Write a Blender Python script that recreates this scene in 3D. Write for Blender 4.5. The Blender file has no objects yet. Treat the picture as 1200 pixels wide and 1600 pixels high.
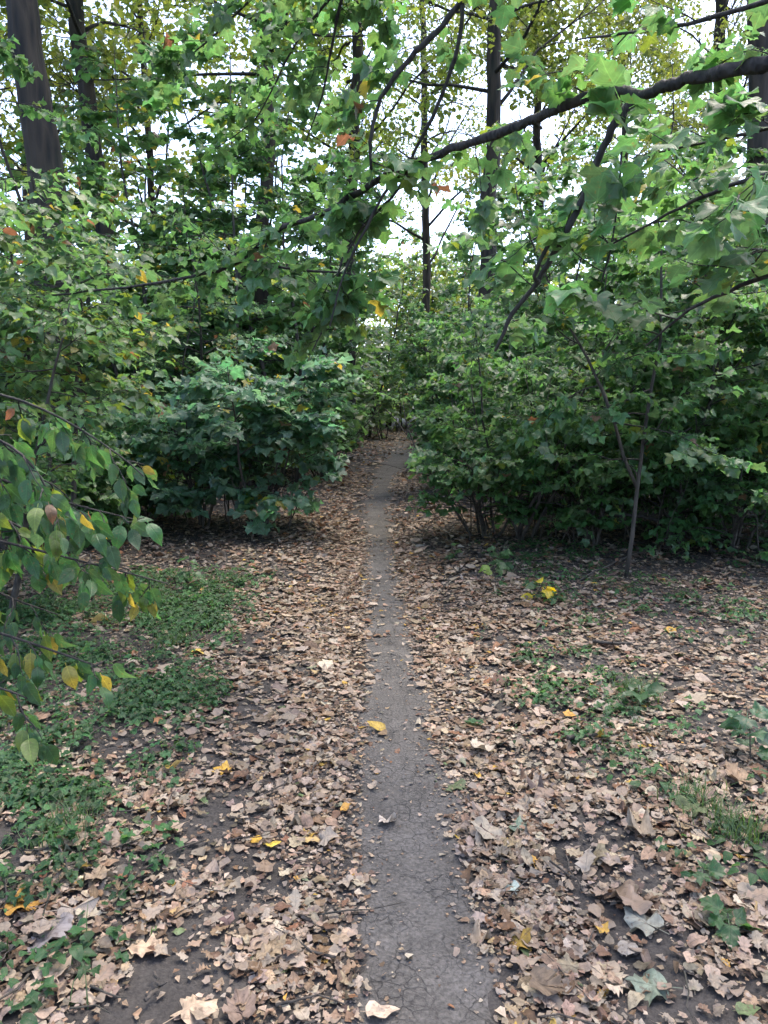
import bpy, math, random
import numpy as np
from mathutils import Vector, Matrix

# ------------------------------------------------------------------ camera, sky, sun, exposure
scene = bpy.context.scene
COL = scene.collection
R = math.radians
PITCH = R(8.53)
CAM_H = 1.6
FPX = 1200.0                                     # focal length in photo pixels (1200 x 1600)

cam_data = bpy.data.cameras.new("camera")
cam_data.sensor_fit = 'VERTICAL'
cam_data.sensor_height = 24.0
cam_data.lens = 18.0
cam_data.clip_start = 0.05
cam_data.clip_end = 600.0
cam = bpy.data.objects.new("camera", cam_data)
COL.objects.link(cam)
cam.location = (0, 0, CAM_H)
cam.rotation_euler = (R(90) - PITCH, 0, 0)
scene.camera = cam

SUN_ELEV, SUN_AZ = R(70), R(40)                  # azimuth to the right of straight ahead
world = bpy.data.worlds.new("World")
scene.world = world
world.use_nodes = True
wn = world.node_tree
wn.nodes.clear()
sky = wn.nodes.new("ShaderNodeTexSky")
sky.sky_type = 'NISHITA'
sky.sun_disc = False
sky.sun_elevation = SUN_ELEV
sky.sun_rotation = SUN_AZ
sky.altitude = 0
sky.air_density = 0.7
sky.dust_density = 3.0
sky.ozone_density = 1.0
bg = wn.nodes.new("ShaderNodeBackground")
bg.inputs['Strength'].default_value = 0.15
wo = wn.nodes.new("ShaderNodeOutputWorld")
wn.links.new(sky.outputs[0], bg.inputs['Color'])
wn.links.new(bg.outputs[0], wo.inputs['Surface'])

sun_data = bpy.data.lights.new("sun", 'SUN')
sun_data.energy = 0.5
sun_data.angle = R(22)
sun_data.color = (1.0, 0.93, 0.8)
sun = bpy.data.objects.new("sun", sun_data)
COL.objects.link(sun)
_sd = Vector((math.sin(SUN_AZ) * math.cos(SUN_ELEV), math.cos(SUN_AZ) * math.cos(SUN_ELEV), math.sin(SUN_ELEV)))
sun.rotation_euler = (-_sd).to_track_quat('-Z', 'Y').to_euler()
sun.location = (10, 30, 40)

scene.view_settings.view_transform = 'Standard'
scene.view_settings.look = 'None'
scene.view_settings.gamma = 1.0
scene.view_settings.use_curve_mapping = False
scene.view_settings.exposure = 2.58

scene.render.engine = 'CYCLES'
cy = scene.cycles
cy.max_bounces = 12
cy.diffuse_bounces = 9
cy.glossy_bounces = 2
cy.transmission_bounces = 8
cy.use_denoising = True
cy.use_adaptive_sampling = True
cy.adaptive_threshold = 0.02
cy.sample_clamp_indirect = 6.0

# ------------------------------------------------------------------ geometry helpers
CP, SP = math.cos(PITCH), math.sin(PITCH)


def W(px, py, d):
    """World point that lies d metres ahead on the ray through a point of the photograph."""
    r, u = (px - 600) / FPX, (800 - py) / FPX
    v = np.array([r, CP + SP * u, -SP + CP * u])
    v *= d / v[1]
    return v + np.array([0, 0, CAM_H])


def G(px, py):
    """Ground point under a point of the photograph."""
    r, u = (px - 600) / FPX, (800 - py) / FPX
    v = np.array([r, CP + SP * u, -SP + CP * u])
    return v * (-CAM_H / v[2]) + np.array([0, 0, CAM_H])


def project(P):
    P = np.asarray(P, float) - np.array([0, 0, CAM_H])
    f = P[..., 1] * CP - P[..., 2] * SP
    u = P[..., 1] * SP + P[..., 2] * CP
    f = np.where(f > 0.05, f, 0.05)
    return 600 + FPX * P[..., 0] / f, 800 - FPX * u / f, f


def unit(v):
    v = np.asarray(v, float)
    return v / np.maximum(np.linalg.norm(v, axis=-1, keepdims=True), 1e-9)


_NR = np.random.default_rng(5).random((64, 64))


def vnoise(x, y, s=1.0, o=0.0):
    x = np.asarray(x, float) / s + o + 100
    y = np.asarray(y, float) / s + o * 1.7 + 100
    xi, yi = np.floor(x).astype(int), np.floor(y).astype(int)
    fx, fy = x - xi, y - yi
    fx, fy = fx * fx * (3 - 2 * fx), fy * fy * (3 - 2 * fy)
    g = lambda a, b: _NR[a % 64, b % 64]
    return (g(xi, yi) * (1 - fx) * (1 - fy) + g(xi + 1, yi) * fx * (1 - fy)
            + g(xi, yi + 1) * (1 - fx) * fy + g(xi + 1, yi + 1) * fx * fy)


PATH_Y = np.array([-6, 0, 1.76, 5, 8, 10.7, 13.8, 16, 20, 24, 28, 32, 36, 42])
PATH_X = np.array([0.3, 0.16, 0.117, 0.02, -0.05, -0.09, -0.04, 0.04, 0.36, 0.72, 1.0, 1.1, 1.0, 0.2])
PATH_W = np.array([0.19, 0.19, 0.185, 0.15, 0.15, 0.155, 0.18, 0.21, 0.32, 0.5, 0.6, 0.6, 0.6, 0.6])


def path_x(y): return np.interp(y, PATH_Y, PATH_X)
def path_w(y): return np.interp(y, PATH_Y, PATH_W)


def ground_z(x, y):
    x, y = np.asarray(x, float), np.asarray(y, float)
    d = np.abs(x - path_x(y))
    h = 0.05 * (vnoise(x, y, 1.3) - 0.5) + 0.02 * (vnoise(x, y, 0.35, 3.1) - 0.5)
    side = np.clip((d - 0.1) / 0.9, 0, 1)
    h = h * (0.25 + 0.75 * side) + 0.05 * side * side
    far = np.clip((np.abs(x) - 4) / 20, 0, 1)
    return h + far * 0.6 * (vnoise(x, y, 9, 7.7) - 0.4)


def make_mesh(name, V, F, mat, col=None, uv=None, smooth=True):
    me = bpy.data.meshes.new(name)
    V = np.asarray(V, np.float32)
    F = np.asarray(F, np.int32)
    k = F.shape[1]
    me.vertices.add(len(V))
    me.vertices.foreach_set('co', V.ravel())
    me.loops.add(F.size)
    me.loops.foreach_set('vertex_index', F.ravel())
    me.polygons.add(len(F))
    me.polygons.foreach_set('loop_start', np.arange(0, F.size, k, dtype=np.int32))
    if smooth:
        me.polygons.foreach_set('use_smooth', np.ones(len(F), bool))
    if uv is not None:
        l = me.uv_layers.new(name='UVMap')
        l.data.foreach_set('uv', np.asarray(uv, np.float32)[F.ravel()].ravel())
    if col is not None:
        a = me.color_attributes.new('col', 'FLOAT_COLOR', 'POINT')
        c = np.ones((len(V), 4), np.float32)
        c[:, :3] = col
        a.data.foreach_set('color', c.ravel())
    me.update()
    me.validate()
    me.materials.append(mat)
    return me


def link(name, me, parent=None, kind=None):
    o = bpy.data.objects.new(name, me)
    COL.objects.link(o)
    if parent is not None:
        o.parent = parent
    if kind:
        o['kind'] = kind
    return o


def tag(o, label, cat, group=None):
    o['label'] = label
    o['category'] = cat
    if group:
        o['group'] = group
    return o


def thing(name, loc, label, cat, group=None):
    o = bpy.data.objects.new(name, None)
    o.empty_display_size = 0.1
    o.location = tuple(float(v) for v in loc)
    COL.objects.link(o)
    return tag(o, label, cat, group)


class Tubes:
    def __init__(self):
        self.V, self.F, self.n = [], [], 0

    def add(self, pts, rad, sides=5, ridge=0.0, rng=None):
        pts, rad = np.asarray(pts, float), np.asarray(rad, float)
        n = len(pts)
        t = unit(np.gradient(pts, axis=0))
        ref = np.array([0.31, 0.87, 0.12])
        if abs(np.mean(t @ unit(ref))) > 0.85:
            ref = np.array([0.9, -0.2, 0.3])
        u = unit(np.cross(t, ref))
        v = np.cross(t, u)
        a = np.linspace(0, 2 * math.pi, sides, endpoint=False)
        rr = np.repeat(rad[:, None], sides, 1)
        if ridge and rng is not None:
            ph = rng.uniform(0, 6.28, 3)
            lay = sum(np.sin(a * k + ph[i]) * w for i, (k, w) in enumerate(((2, 0.5), (3, 0.35), (5, 0.25))))
            rr = rr * (1 + ridge * lay[None, :] + ridge * 0.7 * (rng.random((n, sides)) - 0.5))
        ring = pts[:, None] + rr[:, :, None] * (np.cos(a)[None, :, None] * u[:, None] + np.sin(a)[None, :, None] * v[:, None])
        i = np.arange(n - 1)[:, None] * sides
        j = np.arange(sides)[None, :]
        j2 = (j + 1) % sides
        q = np.stack([i + j, i + j2, i + sides + j2, i + sides + j], -1).reshape(-1, 4)
        tri = np.concatenate([q[:, [0, 1, 2]], q[:, [0, 2, 3]]])
        base = self.n
        self.V.append(ring.reshape(-1, 3))
        self.F.append(tri + base)
        self.n += n * sides
        for k, c in ((0, pts[0]), (n - 1, pts[-1] + t[-1] * rad[-1])):       # closed ends
            self.V.append(c[None])
            ci = self.n
            self.n += 1
            idx = base + k * sides + np.arange(sides)
            f = np.stack([idx, np.roll(idx, -1), np.full(sides, ci)], -1)
            self.F.append(f[:, ::-1] if k == 0 else f)

    def mesh(self, name, mat):
        return make_mesh(name, np.concatenate(self.V), np.concatenate(self.F), mat)


# ------------------------------------------------------------------ leaf shapes
def strip_leaf(half):
    """Leaf from its right half outline; a midrib vertex beside each outline vertex."""
    half = np.array(half, float)
    n = len(half)
    V, F = [], []
    V += [(0, y) for _, y in half]
    V += [(x, y) for x, y in half]
    V += [(-x, y) for x, y in half]
    for i in range(n - 1):
        for s, fl in ((n, 0), (2 * n, 1)):
            a, b, c, d = i, s + i, s + i + 1, i + 1
            for t in ((a, b, c), (a, c, d)):
                p = [np.array(V[k]) for k in t]
                ar = abs(np.cross(p[1] - p[0], p[2] - p[0]))
                if ar > 1e-6:
                    F.append(t[::-1] if fl else t)
    return np.array(V, float), np.array(F)


def fan_leaf(half, c=0.3):
    half = np.array(half, float)
    n = len(half)
    V = [(0, c)] + [tuple(p) for p in half] + [(-x, y) for x, y in half]
    F = []
    for i in range(n - 1):
        F.append((0, 1 + i, 2 + i))
        F.append((0, 1 + n + i + 1, 1 + n + i))
    return np.array(V, float), np.array(F)


def ring_leaf(half, c=0.3):
    """Fan leaf with an inner ring of vertices, so that the blade bends smoothly."""
    h = np.array(half, float)
    out = np.concatenate([h, (h[1:-1] * [-1, 1])[::-1]])
    n = len(out)
    cen = np.array([[0, c]])
    V = np.concatenate([cen, cen + (out - cen) * 0.36, cen + (out - cen) * 0.7, out])
    F = []
    for i in range(n):
        j = (i + 1) % n
        F.append((0, 1 + i, 1 + j))
        for r_ in (0, 1):
            a, b = 1 + r_ * n, 1 + (r_ + 1) * n
            F += [(a + i, b + i, b + j), (a + i, b + j, a + j)]
    return V, np.array(F)


def finish_leaf(VF, petiole=0.0, palmate=False, fold=0.0, bend=0.0, curl=0.0, crumple=0.0, wave=0.0, seed=0):
    V2, F = VF
    uv = np.stack([V2[:, 0] + (2.5 if palmate else 0.5), V2[:, 1]], -1)
    x, y = V2[:, 0].copy(), V2[:, 1].copy()
    z = fold * (np.sqrt(x * x + 0.006) - 0.077)
    if curl:
        z = z + np.where(np.abs(curl) > 0, (1 - np.cos(curl * x)) / curl, 0)
        x = np.sin(curl * x) / curl
    if bend:
        yy = y - 0.3
        z = z + (np.cos(bend * yy) - 1) / bend
        y = np.sin(bend * yy) / bend + 0.3
    r = np.random.default_rng(seed)
    if wave:
        z = z + wave * np.sin(9 * V2[:, 1] + r.uniform(0, 6)) * np.abs(V2[:, 0]) + wave * 0.6 * np.sin(7 * V2[:, 0] + 5 * V2[:, 1] + r.uniform(0, 6)) * 0.3
    if crumple:
        z = z + crumple * (r.random(len(z)) - 0.5)
    V = np.stack([x, y, z], -1)
    if petiole:
        k = len(V)
        w = 0.014
        P = np.array([(-w, -petiole, 0.02), (w, -petiole, 0.02), (w, 0.02, 0.0), (-w, 0.02, 0.0)])
        V = np.concatenate([V, P])
        F = np.concatenate([F, [(k, k + 1, k + 2), (k, k + 2, k + 3)]])
        uv = np.concatenate([uv, [(2.5 if palmate else 0.5, 0.01)] * 4])
    return V, F, uv


MAPLE = [(0, 0), (0.12, -0.08), (0.26, -0.09), (0.40, -0.01), (0.40, 0.08), (0.40, 0.17), (0.49, 0.25), (0.55, 0.36), (0.64, 0.50), (0.52, 0.52),
         (0.44, 0.59), (0.32, 0.55), (0.32, 0.67), (0.34, 0.76), (0.20, 0.80), (0.10, 0.91), (0, 1.05)]
MAPLE_LOW = [(0, 0), (0.38, -0.04), (0.38, 0.16), (0.62, 0.49), (0.32, 0.54), (0.31, 0.75), (0, 1.03)]
ELM = [(0, 0), (0.13, 0.04), (0.235, 0.17), (0.285, 0.34), (0.27, 0.52), (0.20, 0.72), (0.09, 0.90), (0, 1.08)]
MAPLE_FAR = [(0, 0), (0.48, 0.05), (0.52, 0.55), (0, 1.0)]
OVATE = [(0, 0), (0.17, 0.03), (0.30, 0.16), (0.355, 0.33), (0.33, 0.52), (0.23, 0.72), (0.10, 0.90), (0, 1.04)]
OVATE_LOW = [(0, 0), (0.26, 0.1), (0.35, 0.36), (0.22, 0.72), (0, 1.03)]
OVATE_FAR = [(0, 0), (0.33, 0.36), (0, 1.0)]
OAK = [(0, 0), (0.04, 0.10), (0.15, 0.17), (0.09, 0.25), (0.25, 0.37), (0.13, 0.44), (0.33, 0.58), (0.19, 0.65), (0.31, 0.79), (0.16, 0.85), (0.12, 0.97), (0, 1.0)]
OAK_LOW = [(0, 0), (0.16, 0.14), (0.09, 0.26), (0.30, 0.48), (0.16, 0.60), (0.24, 0.82), (0, 1.0)]
IVY = [(0, 0), (0.3, -0.06), (0.28, 0.14), (0.5, 0.36), (0.26, 0.48), (0.22, 0.7), (0, 0.95)]

TPL = {}


def tpl(key, VF, **kw):
    TPL[key] = finish_leaf(VF, **kw)
    return key


for i in range(5):
    b, f, w = (0.5, 1.0, 0.3, 1.4, 0.8)[i], (0.12, 0.26, -0.08, 0.18, 0.34)[i], (0.35, 0.5, 0.55, 0.4, 0.3)[i]
    tpl(f'maple{i}', ring_leaf(MAPLE), petiole=0.55, palmate=True, fold=f * 0.7, bend=b, wave=w * 0.45, seed=i)
    tpl(f'maplelow{i}', fan_leaf(MAPLE_LOW), palmate=True, fold=f, bend=b, wave=w, seed=i)
    tpl(f'ovate{i}', strip_leaf(OVATE), petiole=0.22, fold=f * 1.3, bend=b, wave=w * 0.7, seed=i)
    tpl(f'elm{i}', strip_leaf(ELM), petiole=0.15, fold=f * 1.2, bend=b * 0.7, wave=w * 0.5, seed=i)
    tpl(f'ovatelow{i}', strip_leaf(OVATE_LOW), fold=f * 1.3, bend=b, wave=w * 0.5, seed=i)
    tpl(f'maplefar{i}', fan_leaf(MAPLE_FAR), fold=f, bend=b, seed=i)
    tpl(f'ovatefar{i}', strip_leaf(OVATE_FAR), fold=f * 1.4, bend=b, seed=i)
    tpl(f'ivy{i}', fan_leaf(IVY), fold=f * 0.8, bend=b * 0.7, wave=w, seed=i)
for i in range(8):
    c = (0.5, -0.6, 1.2, -1.3, 2.6, 0.25, -0.9, 4.0)[i]
    b = (0.35, -0.4, 0.8, 0.6, -0.9, 0.15, 0.4, 1.2)[i]
    tpl(f'dryoak{i}', strip_leaf(OAK), petiole=0.12, curl=c, bend=b, crumple=0.05, wave=0.25, seed=20 + i)
    tpl(f'drymaple{i}', fan_leaf(MAPLE), petiole=0.45, curl=c * 0.8, bend=b, crumple=0.07, wave=0.3, seed=40 + i)
    tpl(f'dryovate{i}', strip_leaf(OVATE), petiole=0.15, curl=c * 1.2, bend=b, crumple=0.05, wave=0.2, seed=60 + i)
    tpl(f'dryfar{i}', fan_leaf(MAPLE_FAR), curl=c, bend=b, crumple=0.07, seed=80 + i)
    tpl(f'drymid{i}', fan_leaf((MAPLE_LOW, OVATE_LOW, OAK_LOW)[i % 3]), curl=c, bend=b, crumple=0.07, seed=90 + i)

_fr = np.random.default_rng(77)
for i in range(12):
    m_ = _fr.integers(5, 8)
    an = np.sort(_fr.uniform(0, 2 * math.pi, m_) * 0.25 + np.arange(m_) * 2 * math.pi / m_ * 0.95)
    ra = _fr.uniform(0.22, 0.55, m_)
    V_ = np.concatenate([[(0, 0.45)], np.stack([np.cos(an) * ra * 0.8, 0.45 + np.sin(an) * ra], -1)])
    F_ = np.array([(0, 1 + k, 1 + (k + 1) % m_) for k in range(m_)])
    tpl(f'dryfrag{i}', (V_, F_), curl=_fr.normal(0, 1.2), bend=_fr.normal(0, 0.9), crumple=0.12, seed=300 + i)

KEYS = list(TPL)
KIDX = {k: i for i, k in enumerate(KEYS)}


def frames(d, n):
    d = unit(d)
    x = unit(np.cross(d, n))
    n2 = np.cross(x, d)
    return np.stack([x, d, n2], -1)


def low_keys(k):
    """The plainer template of the same kind of leaf."""
    t = {i: KIDX.get(n.replace('maple', 'maplelow').replace('ovate', 'ovatelow').replace('elm', 'ovatelow'), i) for i, n in enumerate(KEYS) if n[:-1] in ('maple', 'ovate', 'elm')}
    return np.array([t.get(int(i), int(i)) for i in k])


class Leaves:
    """Many leaves as arrays: template, place, frame, size, colour."""

    def __init__(self):
        self.k, self.p, self.m, self.s, self.c = [], [], [], [], []

    def add(self, keys, p, d, n, s, c):
        self.k.append(np.asarray(keys, int))
        self.p.append(np.asarray(p, float))
        self.m.append(frames(d, n))
        self.s.append(np.asarray(s, float))
        self.c.append(np.asarray(c, float))

    def cat(self):
        for a in 'kpmsc':
            v = getattr(self, a)
            if len(v) > 1:
                setattr(self, a, [np.concatenate(v)])
        return self.k[0], self.p[0], self.m[0], self.s[0], self.c[0]

    def __len__(self):
        return sum(len(a) for a in self.k)

    def mesh(self, name, mat, sel=None):
        k, p, m, s, c = self.cat()
        if sel is not None:
            k, p, m, s, c = k[sel], p[sel], m[sel], s[sel], c[sel]
        Vs, Fs, Us, Cs, base = [], [], [], [], 0
        for q in np.unique(k):
            idx = np.nonzero(k == q)[0]
            V, F, uv = TPL[KEYS[q]]
            X = np.einsum('nij,vj->nvi', m[idx], V) * s[idx, None, None] + p[idx, None]
            nv = len(V)
            Vs.append(X.reshape(-1, 3))
            Fs.append((F[None] + (np.arange(len(idx)) * nv)[:, None, None]).reshape(-1, 3) + base)
            Us.append(np.tile(uv, (len(idx), 1)))
            Cs.append(np.repeat(c[idx], nv, 0))
            base += nv * len(idx)
        return make_mesh(name, np.concatenate(Vs), np.concatenate(Fs), mat, np.concatenate(Cs), np.concatenate(Us))


_single = {}


def leaf_object(name, key, p, m, s, c, mat, parent=None):
    """One leaf as an object of its own; alike leaves share one mesh."""
    kk = (KEYS[key], mat.name)
    if kk not in _single:
        V, F, uv = TPL[KEYS[key]]
        _single[kk] = make_mesh('leaf', V, F, mat, None, uv)
    o = bpy.data.objects.new(name, _single[kk])
    M = np.eye(4)
    M[:3, :3] = m * s
    M[:3, 3] = p
    o.matrix_local = Matrix(M.tolist())
    o.color = (float(c[0]), float(c[1]), float(c[2]), 1)
    COL.objects.link(o)
    if parent is not None:
        o.parent = parent
    return o


# ------------------------------------------------------------------ materials
def new_mat(name):
    m = bpy.data.materials.new(name)
    m.use_nodes = True
    m.node_tree.nodes.clear()
    return m, m.node_tree.nodes, m.node_tree.links


def leaf_material(name, single, trans, rough, spec, dry=False):
    m, N, L = new_mat(name)
    out = N.new('ShaderNodeOutputMaterial')
    if single:
        src = N.new('ShaderNodeObjectInfo').outputs['Color']
    else:
        a = N.new('ShaderNodeAttribute')
        a.attribute_name = 'col'
        src = a.outputs['Color']
    # veins from the leaf's own coordinates
    uv = N.new('ShaderNodeTexCoord')
    sep = N.new('ShaderNodeSeparateXYZ')
    L.new(uv.outputs['UV'], sep.inputs[0])

    def math_(op, a, b=None, c=None):
        n = N.new('ShaderNodeMath')
        n.operation = op
        for i, v in enumerate((a, b, c)):
            if v is None:
                continue
            if hasattr(v, 'is_linked') or hasattr(v, 'links'):
                L.new(v, n.inputs[i])
            else:
                n.inputs[i].default_value = v
        return n.outputs[0]
    pal = math_('GREATER_THAN', sep.outputs[0], 1.4)
    ax = math_('ABSOLUTE', math_('SUBTRACT', sep.outputs[0], math_('ADD', 0.5, math_('MULTIPLY', pal, 2.0))))
    mid = math_('SUBTRACT', 1.0, math_('MULTIPLY', ax, 38.0))
    mid = math_('MAXIMUM', mid, 0.0)
    ang = math_('SUBTRACT', sep.outputs[1], math_('MULTIPLY', ax, 0.8))
    fr = math_('FRACT', math_('MULTIPLY', ang, 8.0))
    side = math_('MULTIPLY', math_('ABSOLUTE', math_('SUBTRACT', fr, 0.5)), 2.0)
    side = math_('MAXIMUM', math_('SUBTRACT', side, 0.8), 0.0)
    side = math_('MULTIPLY', side, 3.0)
    an_ = math_('ARCTAN2', ax, sep.outputs[1])
    rad_ = math_('SQRT', math_('ADD', math_('MULTIPLY', ax, ax), math_('MULTIPLY', sep.outputs[1], sep.outputs[1])))
    near_ = math_('MINIMUM', math_('ABSOLUTE', math_('SUBTRACT', an_, 0.90)), math_('ABSOLUTE', math_('SUBTRACT', an_, 1.6)))
    lobe = math_('MAXIMUM', math_('SUBTRACT', 1.0, math_('MULTIPLY', math_('MULTIPLY', near_, rad_), 40.0)), 0.0)
    second = math_('ADD', math_('MULTIPLY', side, math_('SUBTRACT', 1.0, math_('MULTIPLY', pal, 0.5))), math_('MULTIPLY', lobe, pal))
    vein = math_('MINIMUM', math_('ADD', mid, second), 1.0)
    # blotches
    tc = N.new('ShaderNodeTexCoord')
    noi = N.new('ShaderNodeTexNoise')
    noi.inputs['Scale'].default_value = 4.0 if single else 60.0
    noi.inputs['Detail'].default_value = 4
    L.new(tc.outputs['Object'], noi.inputs['Vector'])
    hsv = N.new('ShaderNodeHueSaturation')
    L.new(src, hsv.inputs['Color'])
    mr = N.new('ShaderNodeMapRange')
    mr.inputs['From Min'].default_value = 0.3
    mr.inputs['From Max'].default_value = 0.7
    mr.inputs['To Min'].default_value = 0.7 if dry else 0.82
    mr.inputs['To Max'].default_value = 1.3 if dry else 1.18
    L.new(noi.outputs['Fac'], mr.inputs['Value'])
    val = math_('MULTIPLY', mr.outputs[0], math_('ADD', 1.0, math_('MULTIPLY', vein, -0.25 if dry else 0.45)))
    L.new(val, hsv.inputs['Value'])
    sp_ = N.new('ShaderNodeTexNoise')
    sp_.inputs['Scale'].default_value = 7.0 if single else 90.0
    sp_.inputs['Detail'].default_value = 5
    if single:
        oi = N.new('ShaderNodeObjectInfo')
        va = N.new('ShaderNodeVectorMath')
        va.operation = 'ADD'
        L.new(tc.outputs['Object'], va.inputs[0])
        sc_ = math_('MULTIPLY', oi.outputs['Random'], 37.0)
        L.new(sc_, va.inputs[1])
        L.new(va.outputs[0], sp_.inputs['Vector'])
        L.new(va.outputs[0], noi.inputs['Vector'])
    else:
        L.new(tc.outputs['Object'], sp_.inputs['Vector'])
    spr = N.new('ShaderNodeMapRange')
    spr.inputs['From Min'].default_value = 0.60 if not dry else 0.56
    spr.inputs['From Max'].default_value = 0.68
    spr.inputs['To Max'].default_value = 0.65
    L.new(sp_.outputs['Fac'], spr.inputs['Value'])
    blot = N.new('ShaderNodeMixRGB')
    blot.inputs['Color2'].default_value = (0.075, 0.05, 0.035, 1) if dry else (0.10, 0.085, 0.03, 1)
    L.new(spr.outputs[0], blot.inputs['Fac'])
    L.new(hsv.outputs[0], blot.inputs['Color1'])
    hsv = blot
    # paler underside
    geo = N.new('ShaderNodeNewGeometry')
    mix = N.new('ShaderNodeMixRGB')
    mix.inputs['Color2'].default_value = (0.42, 0.36, 0.29, 1) if dry else (0.13, 0.20, 0.09, 1)
    L.new(hsv.outputs[0], mix.inputs['Color1'])
    L.new(math_('MULTIPLY', geo.outputs['Backfacing'], 0.3 if dry else 0.45), mix.inputs['Fac'])
    p = N.new('ShaderNodeBsdfPrincipled')
    L.new(mix.outputs[0], p.inputs['Base Color'])
    p.inputs['Roughness'].default_value = rough
    p.inputs['Specular IOR Level'].default_value = spec
    bump = N.new('ShaderNodeBump')
    bump.inputs['Strength'].default_value = 0.4
    bump.inputs['Distance'].default_value = 0.004
    L.new(math_('ADD', math_('MULTIPLY', vein, -1.0), noi.outputs['Fac']), bump.inputs['Height'])
    L.new(bump.outputs[0], p.inputs['Normal'])
    tr = N.new('ShaderNodeBsdfTranslucent')
    th = N.new('ShaderNodeHueSaturation')
    th.inputs['Hue'].default_value = 0.5 if dry else 0.470
    th.inputs['Saturation'].default_value = 1.1 if dry else 1.15
    th.inputs['Value'].default_value = 1.2 if dry else 2.7
    L.new(hsv.outputs[0], th.inputs['Color'])
    L.new(th.outputs[0], tr.inputs['Color'])
    ms = N.new('ShaderNodeMixShader')
    ms.inputs[0].default_value = trans
    L.new(p.outputs[0], ms.inputs[1])
    L.new(tr.outputs[0], ms.inputs[2])
    L.new(ms.outputs[0], out.inputs['Surface'])
    return m


M_LEAF = leaf_material('leaf_green', False, 0.46, 0.42, 0.6)
M_LEAF1 = leaf_material('leaf_green_single', True, 0.46, 0.44, 0.55)
M_COVER = leaf_material('leaf_ground_cover', False, 0.35, 0.5, 0.35)
M_DRY = leaf_material('leaf_dry', False, 0.12, 0.6, 0.3, True)
M_DRY1 = leaf_material('leaf_dry_single', True, 0.12, 0.6, 0.3, True)


def bark_material(name, dark, light, scale, strength=0.8):
    m, N, L = new_mat(name)
    out = N.new('ShaderNodeOutputMaterial')
    p = N.new('ShaderNodeBsdfPrincipled')
    tc = N.new('ShaderNodeTexCoord')
    mp = N.new('ShaderNodeMapping')
    mp.inputs['Scale'].default_value = (1, 1, 0.16)
    L.new(tc.outputs['Object'], mp.inputs['Vector'])
    n1 = N.new('ShaderNodeTexNoise')
    n1.inputs['Scale'].default_value = scale
    n1.inputs['Detail'].default_value = 8
    n1.inputs['Distortion'].default_value = 0.6
    v = N.new('ShaderNodeTexVoronoi')
    v.inputs['Scale'].default_value = scale * 1.1
    L.new(mp.outputs[0], n1.inputs['Vector'])
    L.new(mp.outputs[0], v.inputs['Vector'])
    mu = N.new('ShaderNodeMath')
    mu.operation = 'MULTIPLY'
    L.new(n1.outputs['Fac'], mu.inputs[0])
    L.new(v.outputs['Distance'], mu.inputs[1])
    cr = N.new('ShaderNodeValToRGB')
    cr.color_ramp.elements[0].position = 0.08
    cr.color_ramp.elements[0].color = (*dark, 1)
    cr.color_ramp.elements[1].position = 0.32
    cr.color_ramp.elements[1].color = (*light, 1)
    L.new(mu.outputs[0], cr.inputs[0])
    n2 = N.new('ShaderNodeTexNoise')
    n2.inputs['Scale'].default_value = 1.7
    n2.inputs['Detail'].default_value = 5
    L.new(tc.outputs['Object'], n2.inputs['Vector'])
    mr = N.new('ShaderNodeMapRange')
    mr.inputs['From Min'].default_value = 0.52
    mr.inputs['From Max'].default_value = 0.72
    mr.inputs['To Max'].default_value = 0.5
    L.new(n2.outputs['Fac'], mr.inputs['Value'])
    mx = N.new('ShaderNodeMixRGB')
    mx.inputs['Color2'].default_value = (0.03, 0.036, 0.018, 1)      # algae
    L.new(mr.outputs[0], mx.inputs['Fac'])
    L.new(cr.outputs[0], mx.inputs['Color1'])
    L.new(mx.outputs[0], p.inputs['Base Color'])
    p.inputs['Roughness'].default_value = 0.85
    b = N.new('ShaderNodeBump')
    b.inputs['Strength'].default_value = strength
    b.inputs['Distance'].default_value = 0.06
    L.new(mu.outputs[0], b.inputs['Height'])
    L.new(b.outputs[0], p.inputs['Normal'])
    L.new(p.outputs[0], out.inputs['Surface'])
    return m


M_BARK = bark_material('bark', (0.006, 0.005, 0.0035), (0.038, 0.027, 0.017), 9.0, 1.0)
M_TWIG = bark_material('twig_bark', (0.010, 0.008, 0.007), (0.034, 0.028, 0.023), 40.0, 0.5)
M_STEM = bark_material('stem_bark', (0.018, 0.015, 0.012), (0.06, 0.049, 0.038), 30.0, 0.6)


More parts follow.
